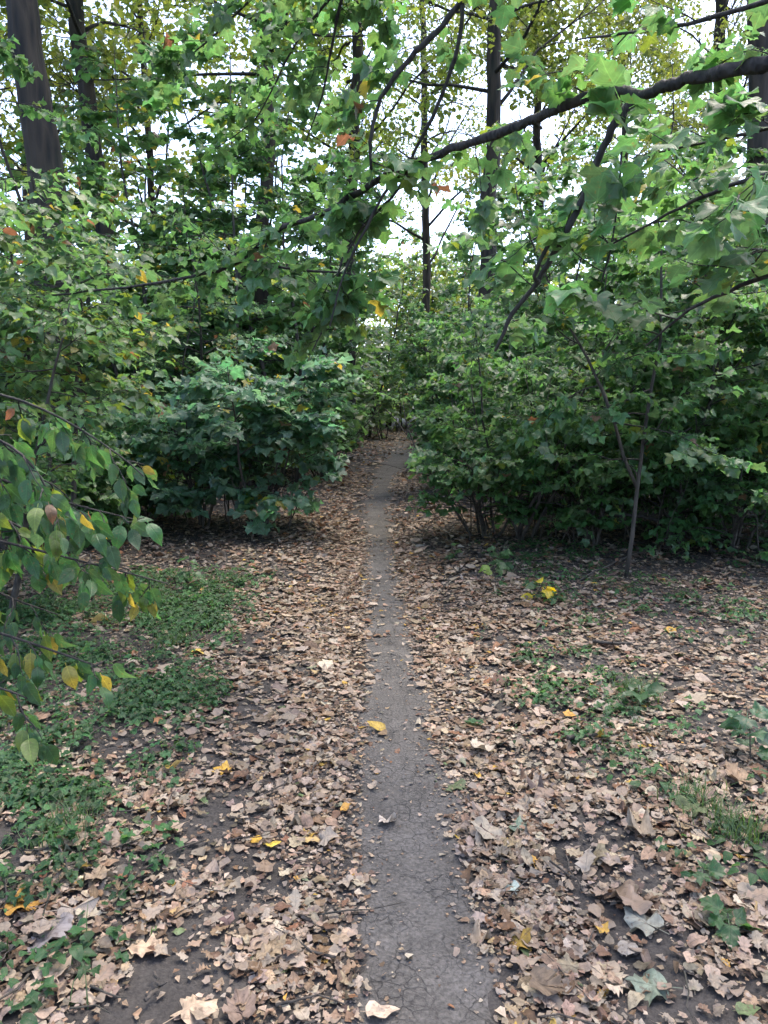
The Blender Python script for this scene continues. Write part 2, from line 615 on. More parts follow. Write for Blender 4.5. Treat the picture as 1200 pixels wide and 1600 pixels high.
def ground_material(name, a, b, c, cracks):
    m, N, L = new_mat(name)
    out = N.new('ShaderNodeOutputMaterial')
    p = N.new('ShaderNodeBsdfPrincipled')
    tc = N.new('ShaderNodeTexCoord')
    n1 = N.new('ShaderNodeTexNoise')
    n1.inputs['Scale'].default_value = 3.0
    n1.inputs['Detail'].default_value = 10
    n1.inputs['Roughness'].default_value = 0.7
    n2 = N.new('ShaderNodeTexNoise')
    n2.inputs['Scale'].default_value = 90.0
    n2.inputs['Detail'].default_value = 6
    for n in (n1, n2):
        L.new(tc.outputs['Object'], n.inputs['Vector'])
    cr = N.new('ShaderNodeValToRGB')
    e = cr.color_ramp.elements
    e[0].position, e[0].color = 0.32, (*a, 1)
    e[1].position, e[1].color = 0.68, (*c, 1)
    e.new(0.5).color = (*b, 1)
    L.new(n1.outputs['Fac'], cr.inputs[0])
    mr = N.new('ShaderNodeMapRange')
    mr.inputs['From Min'].default_value = 0.3
    mr.inputs['From Max'].default_value = 0.7
    mr.inputs['To Min'].default_value = 0.65
    mr.inputs['To Max'].default_value = 1.35
    L.new(n2.outputs['Fac'], mr.inputs['Value'])
    mul = N.new('ShaderNodeMixRGB')
    mul.blend_type = 'MULTIPLY'
    mul.inputs['Fac'].default_value = 1
    L.new(cr.outputs[0], mul.inputs['Color1'])
    L.new(mr.outputs[0], mul.inputs['Color2'])
    add = N.new('ShaderNodeMath')
    add.operation = 'ADD'
    L.new(n1.outputs['Fac'], add.inputs[0])
    L.new(n2.outputs['Fac'], add.inputs[1])
    hgt = add.outputs[0]
    col = mul.outputs[0]
    if cracks:
        wob = N.new('ShaderNodeTexNoise')
        wob.inputs['Scale'].default_value = 14
        wob.inputs['Detail'].default_value = 5
        L.new(tc.outputs['Object'], wob.inputs['Vector'])
        mixv = N.new('ShaderNodeMixRGB')
        mixv.inputs['Fac'].default_value = 0.07
        L.new(tc.outputs['Object'], mixv.inputs['Color1'])
        L.new(wob.outputs['Color'], mixv.inputs['Color2'])
        acc = None
        for sc, w, amt in ((16.0, 0.035, 0.62), (37.0, 0.045, 0.38)):
            v = N.new('ShaderNodeTexVoronoi')
            v.feature = 'DISTANCE_TO_EDGE'
            v.inputs['Scale'].default_value = sc
            L.new(mixv.outputs[0], v.inputs['Vector'])
            r = N.new('ShaderNodeMapRange')
            r.inputs['From Max'].default_value = w
            r.inputs['To Min'].default_value = 1 - amt
            r.inputs['To Max'].default_value = 1.0
            L.new(v.outputs['Distance'], r.inputs['Value'])
            if acc is None:
                acc = r.outputs[0]
            else:
                mm = N.new('ShaderNodeMath')
                mm.operation = 'MULTIPLY'
                L.new(acc, mm.inputs[0])
                L.new(r.outputs[0], mm.inputs[1])
                acc = mm.outputs[0]
        # cracks fade in and out in patches
        pn = N.new('ShaderNodeTexNoise')
        pn.inputs['Scale'].default_value = 5
        L.new(tc.outputs['Object'], pn.inputs['Vector'])
        pr = N.new('ShaderNodeMapRange')
        pr.inputs['From Min'].default_value = 0.35
        pr.inputs['From Max'].default_value = 0.6
        L.new(pn.outputs['Fac'], pr.inputs['Value'])
        fade = N.new('ShaderNodeMixRGB')
        fade.inputs['Color1'].default_value = (1, 1, 1, 1)
        L.new(pr.outputs[0], fade.inputs['Fac'])
        L.new(acc, fade.inputs['Color2'])
        mc = N.new('ShaderNodeMixRGB')
        mc.blend_type = 'MULTIPLY'
        mc.inputs['Fac'].default_value = 1
        L.new(col, mc.inputs['Color1'])
        L.new(fade.outputs[0], mc.inputs['Color2'])
        col = mc.outputs[0]
        h2 = N.new('ShaderNodeMath')
        h2.operation = 'MULTIPLY_ADD'
        h2.inputs[1].default_value = 1.0
        L.new(fade.outputs[0], h2.inputs[0])
        L.new(hgt, h2.inputs[2])
        hgt = h2.outputs[0]
    L.new(col, p.inputs['Base Color'])
    p.inputs['Roughness'].default_value = 0.85
    p.inputs['Specular IOR Level'].default_value = 0.3
    bp = N.new('ShaderNodeBump')
    bp.inputs['Strength'].default_value = 0.7
    bp.inputs['Distance'].default_value = 0.008
    L.new(hgt, bp.inputs['Height'])
    L.new(bp.outputs[0], p.inputs['Normal'])
    L.new(p.outputs[0], out.inputs['Surface'])
    return m


M_SOIL = ground_material('soil', (0.024, 0.021, 0.019), (0.036, 0.032, 0.029), (0.054, 0.048, 0.043), False)
M_PATH = ground_material('trodden_soil', (0.054, 0.049, 0.044), (0.073, 0.067, 0.060), (0.098, 0.090, 0.082), True)

# ------------------------------------------------------------------ ground and path
rng = np.random.default_rng(11)


def grid_sheet(xs, ys, zf, mat, name):
    X, Y = np.meshgrid(xs, ys)
    V = np.stack([X, Y, zf(X, Y)], -1).reshape(-1, 3)
    nx, ny = len(xs), len(ys)
    i = (np.arange(ny - 1)[:, None] * nx + np.arange(nx - 1)[None]).ravel()
    F = np.stack([i, i + 1, i + nx + 1, i + nx], -1)
    return make_mesh(name, V, F, mat)


xs = np.concatenate([np.linspace(-220, -12, 30), np.linspace(-11, -3, 34), np.linspace(-2.9, 2.9, 117), np.linspace(3, 11, 34), np.linspace(12, 220, 30)])
ys = np.concatenate([np.linspace(-60, -3, 20), np.linspace(-2, 9, 180), np.linspace(9.2, 40, 120), np.linspace(42, 320, 40)])
link('forest_floor', grid_sheet(xs, ys, ground_z, M_SOIL, 'forest_floor'), None, 'structure')

pv, pf = [], []
yy = np.concatenate([np.linspace(-2, 9, 260), np.linspace(9.15, 40, 140)])
NC = 15
for i, y in enumerate(yy):
    wl = path_w(y) * (1.0 + 0.7 * (vnoise(y, 0.3, 0.22) - 0.5) + 0.5 * (vnoise(y, 5.3, 0.07) - 0.5)) + 0.05
    wr = path_w(y) * (1.0 + 0.7 * (vnoise(y, 9.7, 0.25) - 0.5) + 0.5 * (vnoise(y, 2.3, 0.06) - 0.5)) + 0.05
    for t in np.linspace(-1, 1, NC):
        x = path_x(y) + (t * wl if t < 0 else t * wr)
        edge = abs(t)
        z = ground_z(x, y) + 0.006 - 0.012 * max(0, edge - 0.85) / 0.15
        pv.append((x, y, z))
for i in range(len(yy) - 1):
    for j in range(NC - 1):
        a = i * NC + j
        pf.append((a, a + 1, a + NC + 1, a + NC))
link('dirt_path', make_mesh('dirt_path', pv, pf, M_PATH), None, 'structure')

# ------------------------------------------------------------------ leaf litter
DRY_COLS = {
    'tan': (0.230, 0.162, 0.108), 'pale': (0.38, 0.310, 0.235), 'brown': (0.135, 0.082, 0.050), 'grey': (0.215, 0.175, 0.140),
    'rust': (0.19, 0.095, 0.05), 'yellow': (0.38, 0.24, 0.05), 'beige': (0.300, 0.228, 0.160), 'green': (0.10, 0.14, 0.06)}
DRY_COLS = {k: tuple(np.array(v) * (0.92, 0.885, 0.84)) for k, v in DRY_COLS.items()}
DRY_NAMES = list(DRY_COLS)
DRY_ARR = np.array([DRY_COLS[k] for k in DRY_NAMES])


ROT_SHADE = np.array([0.085, 0.060, 0.043])  # brown of rotted leaves, its darkness also standing in for canopy shade


def soil_patch(x, y):
    """1 where leaves lie thick, near 0 on the bare dark soil patches left of the path."""
    n = 0.6 * vnoise(x, y, 0.45, 2.2) + 0.4 * vnoise(x, y, 0.16, 8.1)
    return np.clip((n - 0.43) / 0.2, 0, 1)


def litter_density(x, y):
    px = path_x(y)
    w = path_w(y) * (1 + 0.5 * (vnoise(x * 0 + y, x * 0, 0.4, 4.0) - 0.5))
    d = np.abs(x - px)
    rag = 0.10 * (vnoise(x, y, 0.13, 2.7) - 0.5) + 0.10 * (vnoise(x, y, 0.4, 5.7) - 0.5)
    e = np.clip((d + rag - w * 0.58) / 0.26, 0, 1)
    e = np.maximum(e, np.clip((y - 21) / 6, 0, 0.75))
    base = 0.03 + e
    left = np.clip((px - x - 0.42) / 0.25, 0, 1) * np.clip((4.2 - y) / 1.6, 0, 1)
    base = base * (1 - left * 0.93 * (1 - soil_patch(x, y)))
    fargreen = np.clip((-x - 0.75) / 0.5, 0, 1) * np.clip((6.0 - y) / 1.5, 0, 1)
    return base * (1 - 0.18 * fargreen)


def scatter(n, ymin, ymax, density, half):
    out = []
    got = 0
    while got < n:
        y = rng.uniform(ymin, ymax, n * 2)
        lim = half(y)
        x = rng.uniform(-1, 1, n * 2) * lim
        k = rng.random(n * 2) < density(x, y) * lim / lim.max()
        q = np.stack([x[k], y[k]], -1)
        out.append(q)
        got += len(q)
    return np.concatenate(out)[:n]


def litter_cols(x, y, n):
    near_path = np.abs(x - path_x(y)) < 0.9
    far = np.clip((y - 3.0) / 4, 0, 1)
    P = np.array([0.32, 0.09, 0.18, 0.20, 0.03, 0.015, 0.17, 0.01])
    Q = np.array([0.30, 0.07, 0.30, 0.06, 0.16, 0.015, 0.10, 0.0])
    w = P[None] * (1 - far[:, None]) + Q[None] * far[:, None]
    w = w / w.sum(1, keepdims=True)
    r = rng.random(n)[:, None]
    ci = np.minimum((np.cumsum(w, 1) < r).sum(1), len(DRY_NAMES) - 1)
    return ci, DRY_ARR[ci] * rng.uniform(0.55, 1.25, (n, 1)) * rng.uniform(0.93, 1.07, (n, 3))


def add_litter(Ls, pos, kinds, size, lift, rotted=False):
    n = len(pos)
    x, y = pos[:, 0], pos[:, 1]
    ci, col = litter_cols(x, y, n)
    if rotted:
        col = ROT_SHADE * rng.uniform(0.6, 1.5, (n, 1)) * rng.uniform(0.88, 1.12, (n, 3))
    az = rng.uniform(0, 2 * math.pi, n)
    tilt = np.abs(rng.normal(0, 0.24, n))
    taz = rng.uniform(0, 2 * math.pi, n)
    nrm = np.stack([np.sin(tilt) * np.cos(taz), np.sin(tilt) * np.sin(taz), np.cos(tilt)], -1)
    flip = rng.random(n) < 0.4
    nrm[flip] *= -1
    d = np.stack([np.cos(az), np.sin(az), np.zeros(n)], -1)
    d = d - nrm * np.sum(d * nrm, -1, keepdims=True)
    z = ground_z(x, y) + 0.006 + size * (0.04 + 0.25 * np.sin(tilt)) + rng.uniform(0, 1, n) * lift
    P = np.stack([x, y, z], -1) - unit(d) * (size * 0.45)[:, None]
    P[:, 2] = z - unit(d)[:, 2] * size * 0.45
    Ls.add(kinds, P, d, nrm, size, col)
    return ci


def pick(prefix_w, n, reps):
    names = list(prefix_w)
    w = np.array([prefix_w[k] for k in names])
    a = rng.choice(len(names), n, p=w / w.sum())
    b = rng.integers(0, 1 << 20, n)
    reps_of = {k: sum(q.startswith(k) and q[len(k):].isdigit() for q in KEYS) for k in names}
    return np.array([KIDX[f'{names[i]}{j % reps_of[names[i]]}'] for i, j in zip(a, b)])


def top_density(x, y):
    """Dry leaves: thick and trodden beside the path, thinner and patchy farther out."""
    d = np.abs(x - path_x(y))
    out = np.clip((d - 0.9) / 0.7, 0, 1) * np.interp(y, [2.5, 4, 9, 12], [0.30, 0.62, 0.62, 0.3])
    p = np.clip((0.55 * vnoise(x, y, 0.28, 3.3) + 0.45 * vnoise(x, y, 0.1, 6.4) - 0.25) / 0.35, 0.12, 1)
    return litter_density(x, y) * (1 - out) * p


def sizes(n, med, sig, lo, hi):
    return np.clip(rng.lognormal(math.log(med), sig, n), lo, hi)


litter = Leaves()
N1 = 15000
pos = scatter(N1, 1.2, 3.4, top_density, lambda y: 0.55 + 0.56 * y + 0.4)
sz = sizes(N1, 0.027, 0.55, 0.010, 0.115)
mid = np.abs(pos[:, 0] - path_x(pos[:, 1])) < path_w(pos[:, 1])
sz[mid] *= 0.6
kn = pick({'dryoak': 0.40, 'drymaple': 0.16, 'dryovate': 0.44}, N1, 8)
kf = pick({'dryfrag': 1.0}, N1, 12)
kinds = np.where((sz < 0.034) & (rng.random(N1) < 0.75), kf, kn)
sz = np.where(np.array(['ovate' in KEYS[q] for q in kinds]), np.minimum(sz, 0.062), sz)
near_ci = add_litter(litter, pos, kinds, sz, 0.014)
N_NEAR = N1
NB = 20000
posb = scatter(NB, 3.4, 6.4, top_density, lambda y: 0.95 + 0.56 * y)
szb = sizes(NB, 0.029, 0.50, 0.012, 0.105)
add_litter(litter, posb, np.where(szb < 0.03, pick({'dryfrag': 1.0}, NB, 12), pick({'drymid': 1.0}, NB, 8)), szb, 0.016)
N2 = 27000
pos2 = scatter(N2, 6.4, 16.0, top_density, lambda y: np.minimum(0.56 * y + 0.6, 6.0))
add_litter(litter, pos2, pick({'dryfar': 0.6, 'dryfrag': 0.4}, N2, 8), sizes(N2, 0.043, 0.38, 0.022, 0.11), 0.03)
N3 = 8500
pos3 = scatter(N3, 16.0, 40.0, litter_density, lambda y: np.full_like(y, 5.0))
add_litter(litter, pos3, pick({'dryfar': 1.0}, N3, 8), sizes(N3, 0.085, 0.25, 0.05, 0.16), 0.03)
# a trodden mat of crushed pale bits along both edges of the path
NM = 13000
posm = scatter(NM, 1.2, 9.0, lambda x, y: np.exp(-((np.abs(x - path_x(y)) - path_w(y) - 0.15) / 0.14) ** 2) + 0.004, lambda y: 0.9 + 0 * y)
add_litter(litter, posm, pick({'dryfrag': 1.0}, NM, 12), sizes(NM, 0.021, 0.4, 0.008, 0.05) * np.interp(posm[:, 1], [2, 8], [0.9, 1.7]), 0.006)
# rotted brown fragments under them; their dark tone also paints in canopy shade
NR = 26000
posr = scatter(NR, 1.2, 10.0, litter_density, lambda y: np.minimum(0.95 + 0.56 * y, 5.5))
add_litter(litter, posr, pick({'dryfrag': 1.0}, NR, 12), sizes(NR, 0.034, 0.4, 0.012, 0.09) * np.interp(posr[:, 1], [3, 8], [0.9, 1.5]), 0.004, True)

# the leaves that show largest become objects of their own
k_, p_, m_, s_, c_ = litter.cat()
px_, py_, f_ = project(p_ + m_[:, :, 1] * (s_ * 0.45)[:, None])
size_px = s_ * FPX / f_
ok = (px_ > 10) & (px_ < 1190) & (py_ > 700) & (py_ < 1590)
ok[N_NEAR:] = False
ok &= np.array(['frag' not in KEYS[q] for q in k_])
order = np.argsort(np.where(ok, -size_px, 1e9))
chosen = order[:292]
COLW = {'tan': 'tan', 'pale': 'cream', 'brown': 'brown', 'grey': 'greyish', 'rust': 'rusty', 'yellow': 'yellow', 'beige': 'beige', 'green': 'greenish'}
SPW = {'dryoak': 'lobed oak leaf', 'drymaple': 'pointed maple leaf', 'dryovate': 'oval leaf'}


def zone(x, y):
    d = x - path_x(y)
    w = path_w(y)
    if abs(d) < w:
        return 'on the bare path'
    s = 'left' if d < 0 else 'right'
    if abs(d) < w + 0.3:
        return f"along the path's {s} edge"
    if d < 0:
        return 'in the ivy at left' if d < -0.95 else 'on dark soil left of path'
    return 'in litter right of path' if d < 0.95 else 'by weeds at far right'


classes = {}
for i in chosen:
    key = KEYS[k_[i]]
    sp, v = key[:-1], int(key[-1])
    shape = 'flat' if v in (0, 1, 5) else ('curled' if v in (2, 3) else 'rolled')
    cen = p_[i] + m_[i, :, 1] * s_[i] * 0.45
    classes.setdefault((f"{shape} {COLW[DRY_NAMES[near_ci[i]]]} {SPW[sp]}", zone(cen[0], cen[1])), []).append((cen[1], i))
ORD = ['nearest', 'second nearest', 'third nearest', 'fourth nearest', 'fifth nearest', 'sixth nearest', 'seventh nearest', 'eighth nearest',
       'ninth nearest', 'tenth nearest', 'eleventh nearest', 'twelfth nearest', 'thirteenth nearest', 'fourteenth nearest', 'fifteenth nearest',
       'sixteenth nearest', 'seventeenth nearest', 'eighteenth nearest', 'nineteenth nearest', 'twentieth nearest', 'next farther', 'farthest']
for (desc, zn), rows in classes.items():
    rows.sort()
    for q, (_, i) in enumerate(rows):
        o = leaf_object('fallen_leaf', k_[i], p_[i], m_[i], s_[i], c_[i], M_DRY1)
        lab = f'{desc} {zn}' if len(rows) == 1 else f'{desc} {zn}, {ORD[min(q, 21)]} of those'
        tag(o, lab, 'leaf', 'largest fallen leaves on the ground')
rest = np.ones(len(k_), bool)
rest[chosen] = False
link('leaf_litter', litter.mesh('leaf_litter', M_DRY, rest), None, 'stuff')

# particular fallen leaves of the photograph


def fallen(px, py, key, size, az, col, label, tilt=0.15, flip=False, mat=None):
    g = G(px, py)
    n = np.array([math.sin(tilt) * math.cos(az + 1), math.sin(tilt) * math.sin(az + 1), math.cos(tilt)]) * (-1 if flip else 1)
    d = np.array([math.cos(az), math.sin(az), 0.0])
    d = unit(d - n * d.dot(n))
    g[2] = float(ground_z(g[0], g[1])) + 0.018 + 0.2 * size * math.sin(tilt)
    m = frames(d[None], n[None])[0]
    col = np.array(col) * (1.0 if mat else 0.74)
    o = leaf_object('fallen_leaf', KIDX[key], g - d * size * 0.45, m, size, col, mat or M_DRY1)
    return tag(o, label, 'leaf', 'fallen leaves that stand out')


fallen(607, 1290, 'drymaple2', 0.07, 0.9, (0.55, 0.47, 0.39), 'pale curled leaf lying alone in the middle of the bare path', 0.5)
fallen(400, 1325, 'dryovate0', 0.06, 2.0, (0.62, 0.36, 0.05), 'bright orange yellow leaf, left one of a pair on dark soil')
fallen(426, 1331, 'dryovate1', 0.055, 0.3, (0.66, 0.48, 0.07), 'bright lemon yellow leaf, right one of a pair on dark soil')
fallen(800, 1395, 'ovate2', 0.075, 1.7, (0.42, 0.50, 0.44), 'pale sage green leaf lying pale side up right of the path', 0.1)
fallen(742, 1132, 'maple2', 0.09, 0.8, (0.05, 0.11, 0.05), 'fresh green maple leaf lying on litter right of the path', 0.15, False, M_LEAF1)
fallen(345, 1217, 'drymaple5', 0.075, 2.6, (0.60, 0.36, 0.06), 'yellow maple leaf among brown ones left of the path')
fallen(595, 1590, 'dryovate5', 0.09, 0.2, (0.55, 0.43, 0.32), 'large pale oval leaf on the path edge closest to the camera')
fallen(775, 1205, 'dryovate3', 0.085, 0.1, (0.56, 0.33, 0.05), 'golden yellow rolled leaf right of the path')
fallen(275, 1225, 'dryovate4', 0.10, 1.3, (0.62, 0.42, 0.10), 'yellow rolled leaf standing on edge beside the ivy', 0.6)
fallen(40, 1448, 'drymaple0', 0.10, 0.5, (0.56, 0.30, 0.06), 'orange yellow maple leaf lying on ivy near the left border')
fallen(310, 1033, 'dryovate2', 0.11, 0.1, (0.62, 0.44, 0.10), 'yellow curled leaf on top of ground ivy left of the path')
fallen(155, 985, 'dryovate6', 0.15, 1.5, (0.66, 0.50, 0.14), 'tall yellow leaf standing upright in the ivy', 0.9)
fallen(1000, 1455, 'drymaple1', 0.11, 2.2, (0.27, 0.27, 0.22), 'large grey green leaf lying pale side up on litter')
fallen(805, 1300, 'maple1', 0.07, 2.5, (0.16, 0.22, 0.16), 'dusty grey green maple leaf right of the bare path', 0.1, False, M_LEAF1)
fallen(1010, 1555, 'drymaple1', 0.10, 2.9, (0.21, 0.25, 0.18), 'big pale green maple leaf with a brown spot on litter', 0.1)
fallen(980, 1495, 'dryovate0', 0.085, 1.2, (0.30, 0.265, 0.225), 'large whitish grey leaf lying flat on dark litter')
fallen(230, 1505, 'dryoak2', 0.14, 0.3, (0.50, 0.36, 0.24), 'long pale oak leaf with rolled edge on dark soil')
fallen(310, 1585, 'drymaple3', 0.12, 0.9, (0.50, 0.38, 0.27), 'pale maple leaf at the lower left on bare black soil')
fallen(75, 1500, 'dryoak1', 0.17, 1.2, (0.27, 0.24, 0.23), 'dark grey withered oak leaf lying on green ivy')

# crumbs of leaves and seeds
crumbs = Leaves()
NCR = 22000
cp = scatter(NCR, 1.2, 9.0, lambda x, y: np.where(np.abs(x - path_x(y)) < path_w(y) * 2.6, 0.12 + 0.88 * (np.abs(x - path_x(y)) > path_w(y) * 0.95), 0.25), lambda y: 0.5 + 0.5 * y)
cs = rng.uniform(0.005, 0.028, NCR)
onp = np.abs(cp[:, 0] - path_x(cp[:, 1])) < path_w(cp[:, 1]) * 0.8
cs *= np.where(onp, 0.5, 1)
ca = rng.uniform(0, 6.28, NCR)
cc = DRY_ARR[rng.choice([0, 1, 2, 3, 6], NCR)] * rng.uniform(0.55, 1.1, (NCR, 1)) * np.where(onp, 0.7, 1)[:, None]
crumbs.add(pick({'ovatefar': 1}, NCR, 5), np.stack([cp[:, 0], cp[:, 1], ground_z(cp[:, 0], cp[:, 1]) + 0.011], -1),
           np.stack([np.cos(ca), np.sin(ca), 0 * ca], -1), np.stack([0.2 * np.cos(3 * ca), 0.2 * np.sin(5 * ca), 1 + 0 * ca], -1), cs, cc)
link('leaf_crumbs', crumbs.mesh('leaf_crumbs', M_DRY), None, 'stuff')

# fine dead twigs in the litter
tw = Tubes()
for _ in range(420):
    y = rng.uniform(1.5, 9)
    x = rng.uniform(-1, 1) * (0.5 + 0.5 * y)
    if abs(x - path_x(y)) < path_w(y) * 1.2:
        continue
    a, l = rng.uniform(0, 6.28), rng.uniform(0.05, 0.26)
    t = np.linspace(0, 1, 4)
    bx = x + np.cos(a) * l * t + rng.normal(0, 0.008, 4)
    by = y + np.sin(a) * l * t + rng.normal(0, 0.008, 4)
    tw.add(np.stack([bx, by, ground_z(bx, by) + 0.02 + rng.uniform(0, 0.02)], -1), np.linspace(0.0035, 0.0015, 4) * rng.uniform(0.7, 1.5), 4)
link('dead_twigs', tw.mesh('dead_twigs', M_STEM), None, 'stuff')


def stick(p1, p2, r, label, bend=0.0):
    a, b = G(*p1), G(*p2)
    t = np.linspace(0, 1, 9)[:, None]
    pts = a + (b - a) * t
    side = unit(np.cross(b - a, [0, 0, 1]))
    pts = pts + side * (np.sin(t * 3.1) * bend + rng.normal(0, 0.004, (9, 1)))
    pts[:, 2] = ground_z(pts[:, 0], pts[:, 1]) + r + 0.022
    T = Tubes()
    T.add(pts, np.linspace(r, r * 0.6, 9) * rng.uniform(0.9, 1.1, 9), 7)
    root = thing('fallen_stick', a, label, 'stick', 'sticks on the ground')
    me = T.mesh('stick_wood', M_STEM)
    me.transform(Matrix.Translation(-Vector(a)))
    link('stick_wood', me, root)
    kn = Tubes()
    q = pts[4] - a
    kn.add(np.array([q, q + side[..., :] * r * 2.2 + [0, 0, r], q + side * r * 3.4 + [0, 0, r * 2.0]]), [r * 0.5, r * 0.4, r * 0.25], 5)
    link('twig_stub', kn.mesh('twig_stub', M_STEM), root)


stick((885, 1174), (932, 1172), 0.012, 'short grey stick lying behind the green weeds right of the path')
stick((925, 1026), (985, 1030), 0.013, 'dark stick lying on litter beyond the green weeds', 0.02)
stick((228, 1590), (243, 1545), 0.006, 'thin dark twig on bare soil at the lower left', 0.02)
stick((1015, 865), (905, 925), 0.010, 'long thin dead branch slanting to the ground beside the slender sapling', 0.03)

# ------------------------------------------------------------------ green ground cover


def cover_density(x, y):
    l = np.clip((-x - 0.62 - 0.04 * y) / 0.35, 0, 1) * np.clip((7.0 - y) / 1.5, 0, 1)
    r1 = np.exp(-(((x - 1.05) / 0.30) ** 2 + ((y - 3.9) / 0.75) ** 2) * 1.0) * 0.3
    r2 = np.exp(-(((x - 1.22) / 0.22) ** 2 + ((y - 2.6) / 0.55) ** 2) * 1.0) * 0.45
    r3 = 0.10 * np.clip((x - 0.8) / 0.6, 0, 1) * np.clip((y - 4) / 2, 0, 1)
    patch = np.clip((0.6 * vnoise(x, y, 0.5, 6.0) + 0.4 * vnoise(x, y, 0.17, 1.0) - 0.42) / 0.16, 0.14, 1)
    return np.clip((l * 0.9 + r1 + r2 + r3) * patch, 0, 1)


gc = Leaves()
NC2, PER = 2500, 8
cpos = scatter(NC2, 1.3, 8.0, cover_density, lambda y: 0.5 + 0.56 * y)
gp = np.repeat(cpos, PER, 0)
NG = len(gp)
crad = np.repeat(rng.uniform(0.03, 0.09, NC2), PER)
ctone = np.repeat(rng.uniform(0.55, 1.45, NC2), PER)[:, None]
ckind = np.repeat(rng.random(NC2) < 0.6, PER)
ga = np.tile(np.arange(PER) * 2.4, NC2) + rng.normal(0, 0.4, NG)
ru = np.sqrt(rng.random(NG))
gp = gp + np.stack([np.cos(ga), np.sin(ga)], -1) * (crad * ru)[:, None]
gs = np.repeat(rng.uniform(0.018, 0.05, NC2), PER) * rng.uniform(0.6, 1.2, NG)
gz = 0.02 + np.repeat(rng.uniform(0.02, 0.09, NC2), PER) * (1.15 - ru) * rng.uniform(0.7, 1.2, NG)
gcol = np.array([0.028, 0.075, 0.026]) * ctone * rng.uniform(0.8, 1.2, (NG, 1)) * rng.uniform(0.9, 1.1, (NG, 3))
gd = np.stack([np.cos(ga), np.sin(ga), -0.1 - 0.6 * ru * rng.random(NG)], -1)
gn = np.stack([0.5 * np.cos(ga) * ru + rng.normal(0, 0.25, NG), 0.5 * np.sin(ga) * ru + rng.normal(0, 0.25, NG), np.ones(NG)], -1)
kk1, kk2 = pick({'ivy': 1.0}, NG, 5), pick({'ovatelow': 1.0}, NG, 5)
gc.add(np.where(ckind, kk1, kk2), np.stack([gp[:, 0], gp[:, 1], ground_z(gp[:, 0], gp[:, 1]) + gz], -1), gd, gn, gs, gcol)
link('ground_ivy', gc.mesh('ground_ivy', M_COVER), None, 'stuff')

# grass blades
bl_v, bl_f, bl_c = [], [], []
for _ in range(1500):
    if rng.random() < 0.55:
        c = [G(1000, 1105), G(1090, 1285), G(270, 1015), G(1150, 1330), G(110, 1330)][rng.integers(0, 5)]
        x, y = c[0] + rng.normal(0, 0.05), c[1] + rng.normal(0, 0.07)
    else:
        q = gp[rng.integers(0, NG)]
        x, y = q[0] + rng.normal(0, 0.05), q[1] + rng.normal(0, 0.05)
    a = rng.uniform(0, 6.28)
    h, w, lean = rng.uniform(0.05, 0.15), 0.0025, rng.uniform(0.02, 0.10)
    z = float(ground_z(x, y))
    sx, sy = -math.sin(a) * w, math.cos(a) * w
    b = len(bl_v)
    for t in (0, 0.5, 1):
        cx, cy_, cz = x + math.cos(a) * lean * t * t, y + math.sin(a) * lean * t * t, z + h * t * (1 - 0.25 * t)
        k = 1 - t * 0.9
        bl_v += [(cx - sx * k, cy_ - sy * k, cz), (cx + sx * k, cy_ + sy * k, cz)]
    bl_f += [(b, b + 1, b + 3, b + 2), (b + 2, b + 3, b + 5, b + 4)]
    bl_c += [tuple(np.array([0.035, 0.075, 0.022]) * rng.uniform(0.6, 1.3))] * 6
link('grass', make_mesh('grass', bl_v, bl_f, M_COVER, np.array(bl_c)), None, 'stuff')

# ------------------------------------------------------------------ plants


def rot_z(v, a):
    c, s = math.cos(a), math.sin(a)
    return np.array([v[0] * c - v[1] * s, v[0] * s + v[1] * c, v[2]])


def walk(p, d, length, n, rng, wob, grav=0.0):
    pts = [np.array(p, float)]
    d = unit(np.array(d, float))
    for _ in range(n - 1):
        d = unit(d + rng.normal(0, wob, 3) + np.array([0, 0, grav]))
        pts.append(pts[-1] + d * length / (n - 1))
    return np.array(pts)


GREEN = {
    'hornbeam': (np.array([0.032, 0.080, 0.028]), 0.05, 0.01),
    'maple': (np.array([0.048, 0.110, 0.040]), 0.005, 0.005),
    'pale': (np.array([0.060, 0.118, 0.070]), 0.006, 0.006),  # bluish sky sheen of the leaves put into their base colour
    'lime': (np.array([0.050, 0.108, 0.040]), 0.035, 0.012),
    'bush': (np.array([0.044, 0.106, 0.038]), 0.002, 0.002),
}


def green_cols(n, kind, rng, shift=None):
    base, fy, fb = GREEN[kind]
    c = base * rng.uniform(0.7, 1.4, (n, 1)) * rng.uniform(0.88, 1.14, (n, 3))
    r = rng.random(n)
    lo = r < fy
    c[lo] = np.array([0.24, 0.22, 0.05]) * rng.uniform(0.6, 1.1, (lo.sum(), 1))
    hb = (r >= fy) & (r < fy + fb)
    c[hb] = np.array([0.12, 0.072, 0.036]) * rng.uniform(0.7, 1.2, (hb.sum(), 1))
    half = (r >= fy + fb) & (r < fy + fb + fy * 1.5 + 0.025)
    c[half] = np.array([0.085, 0.13, 0.028]) * rng.uniform(0.8, 1.2, (half.sum(), 1))
    return c


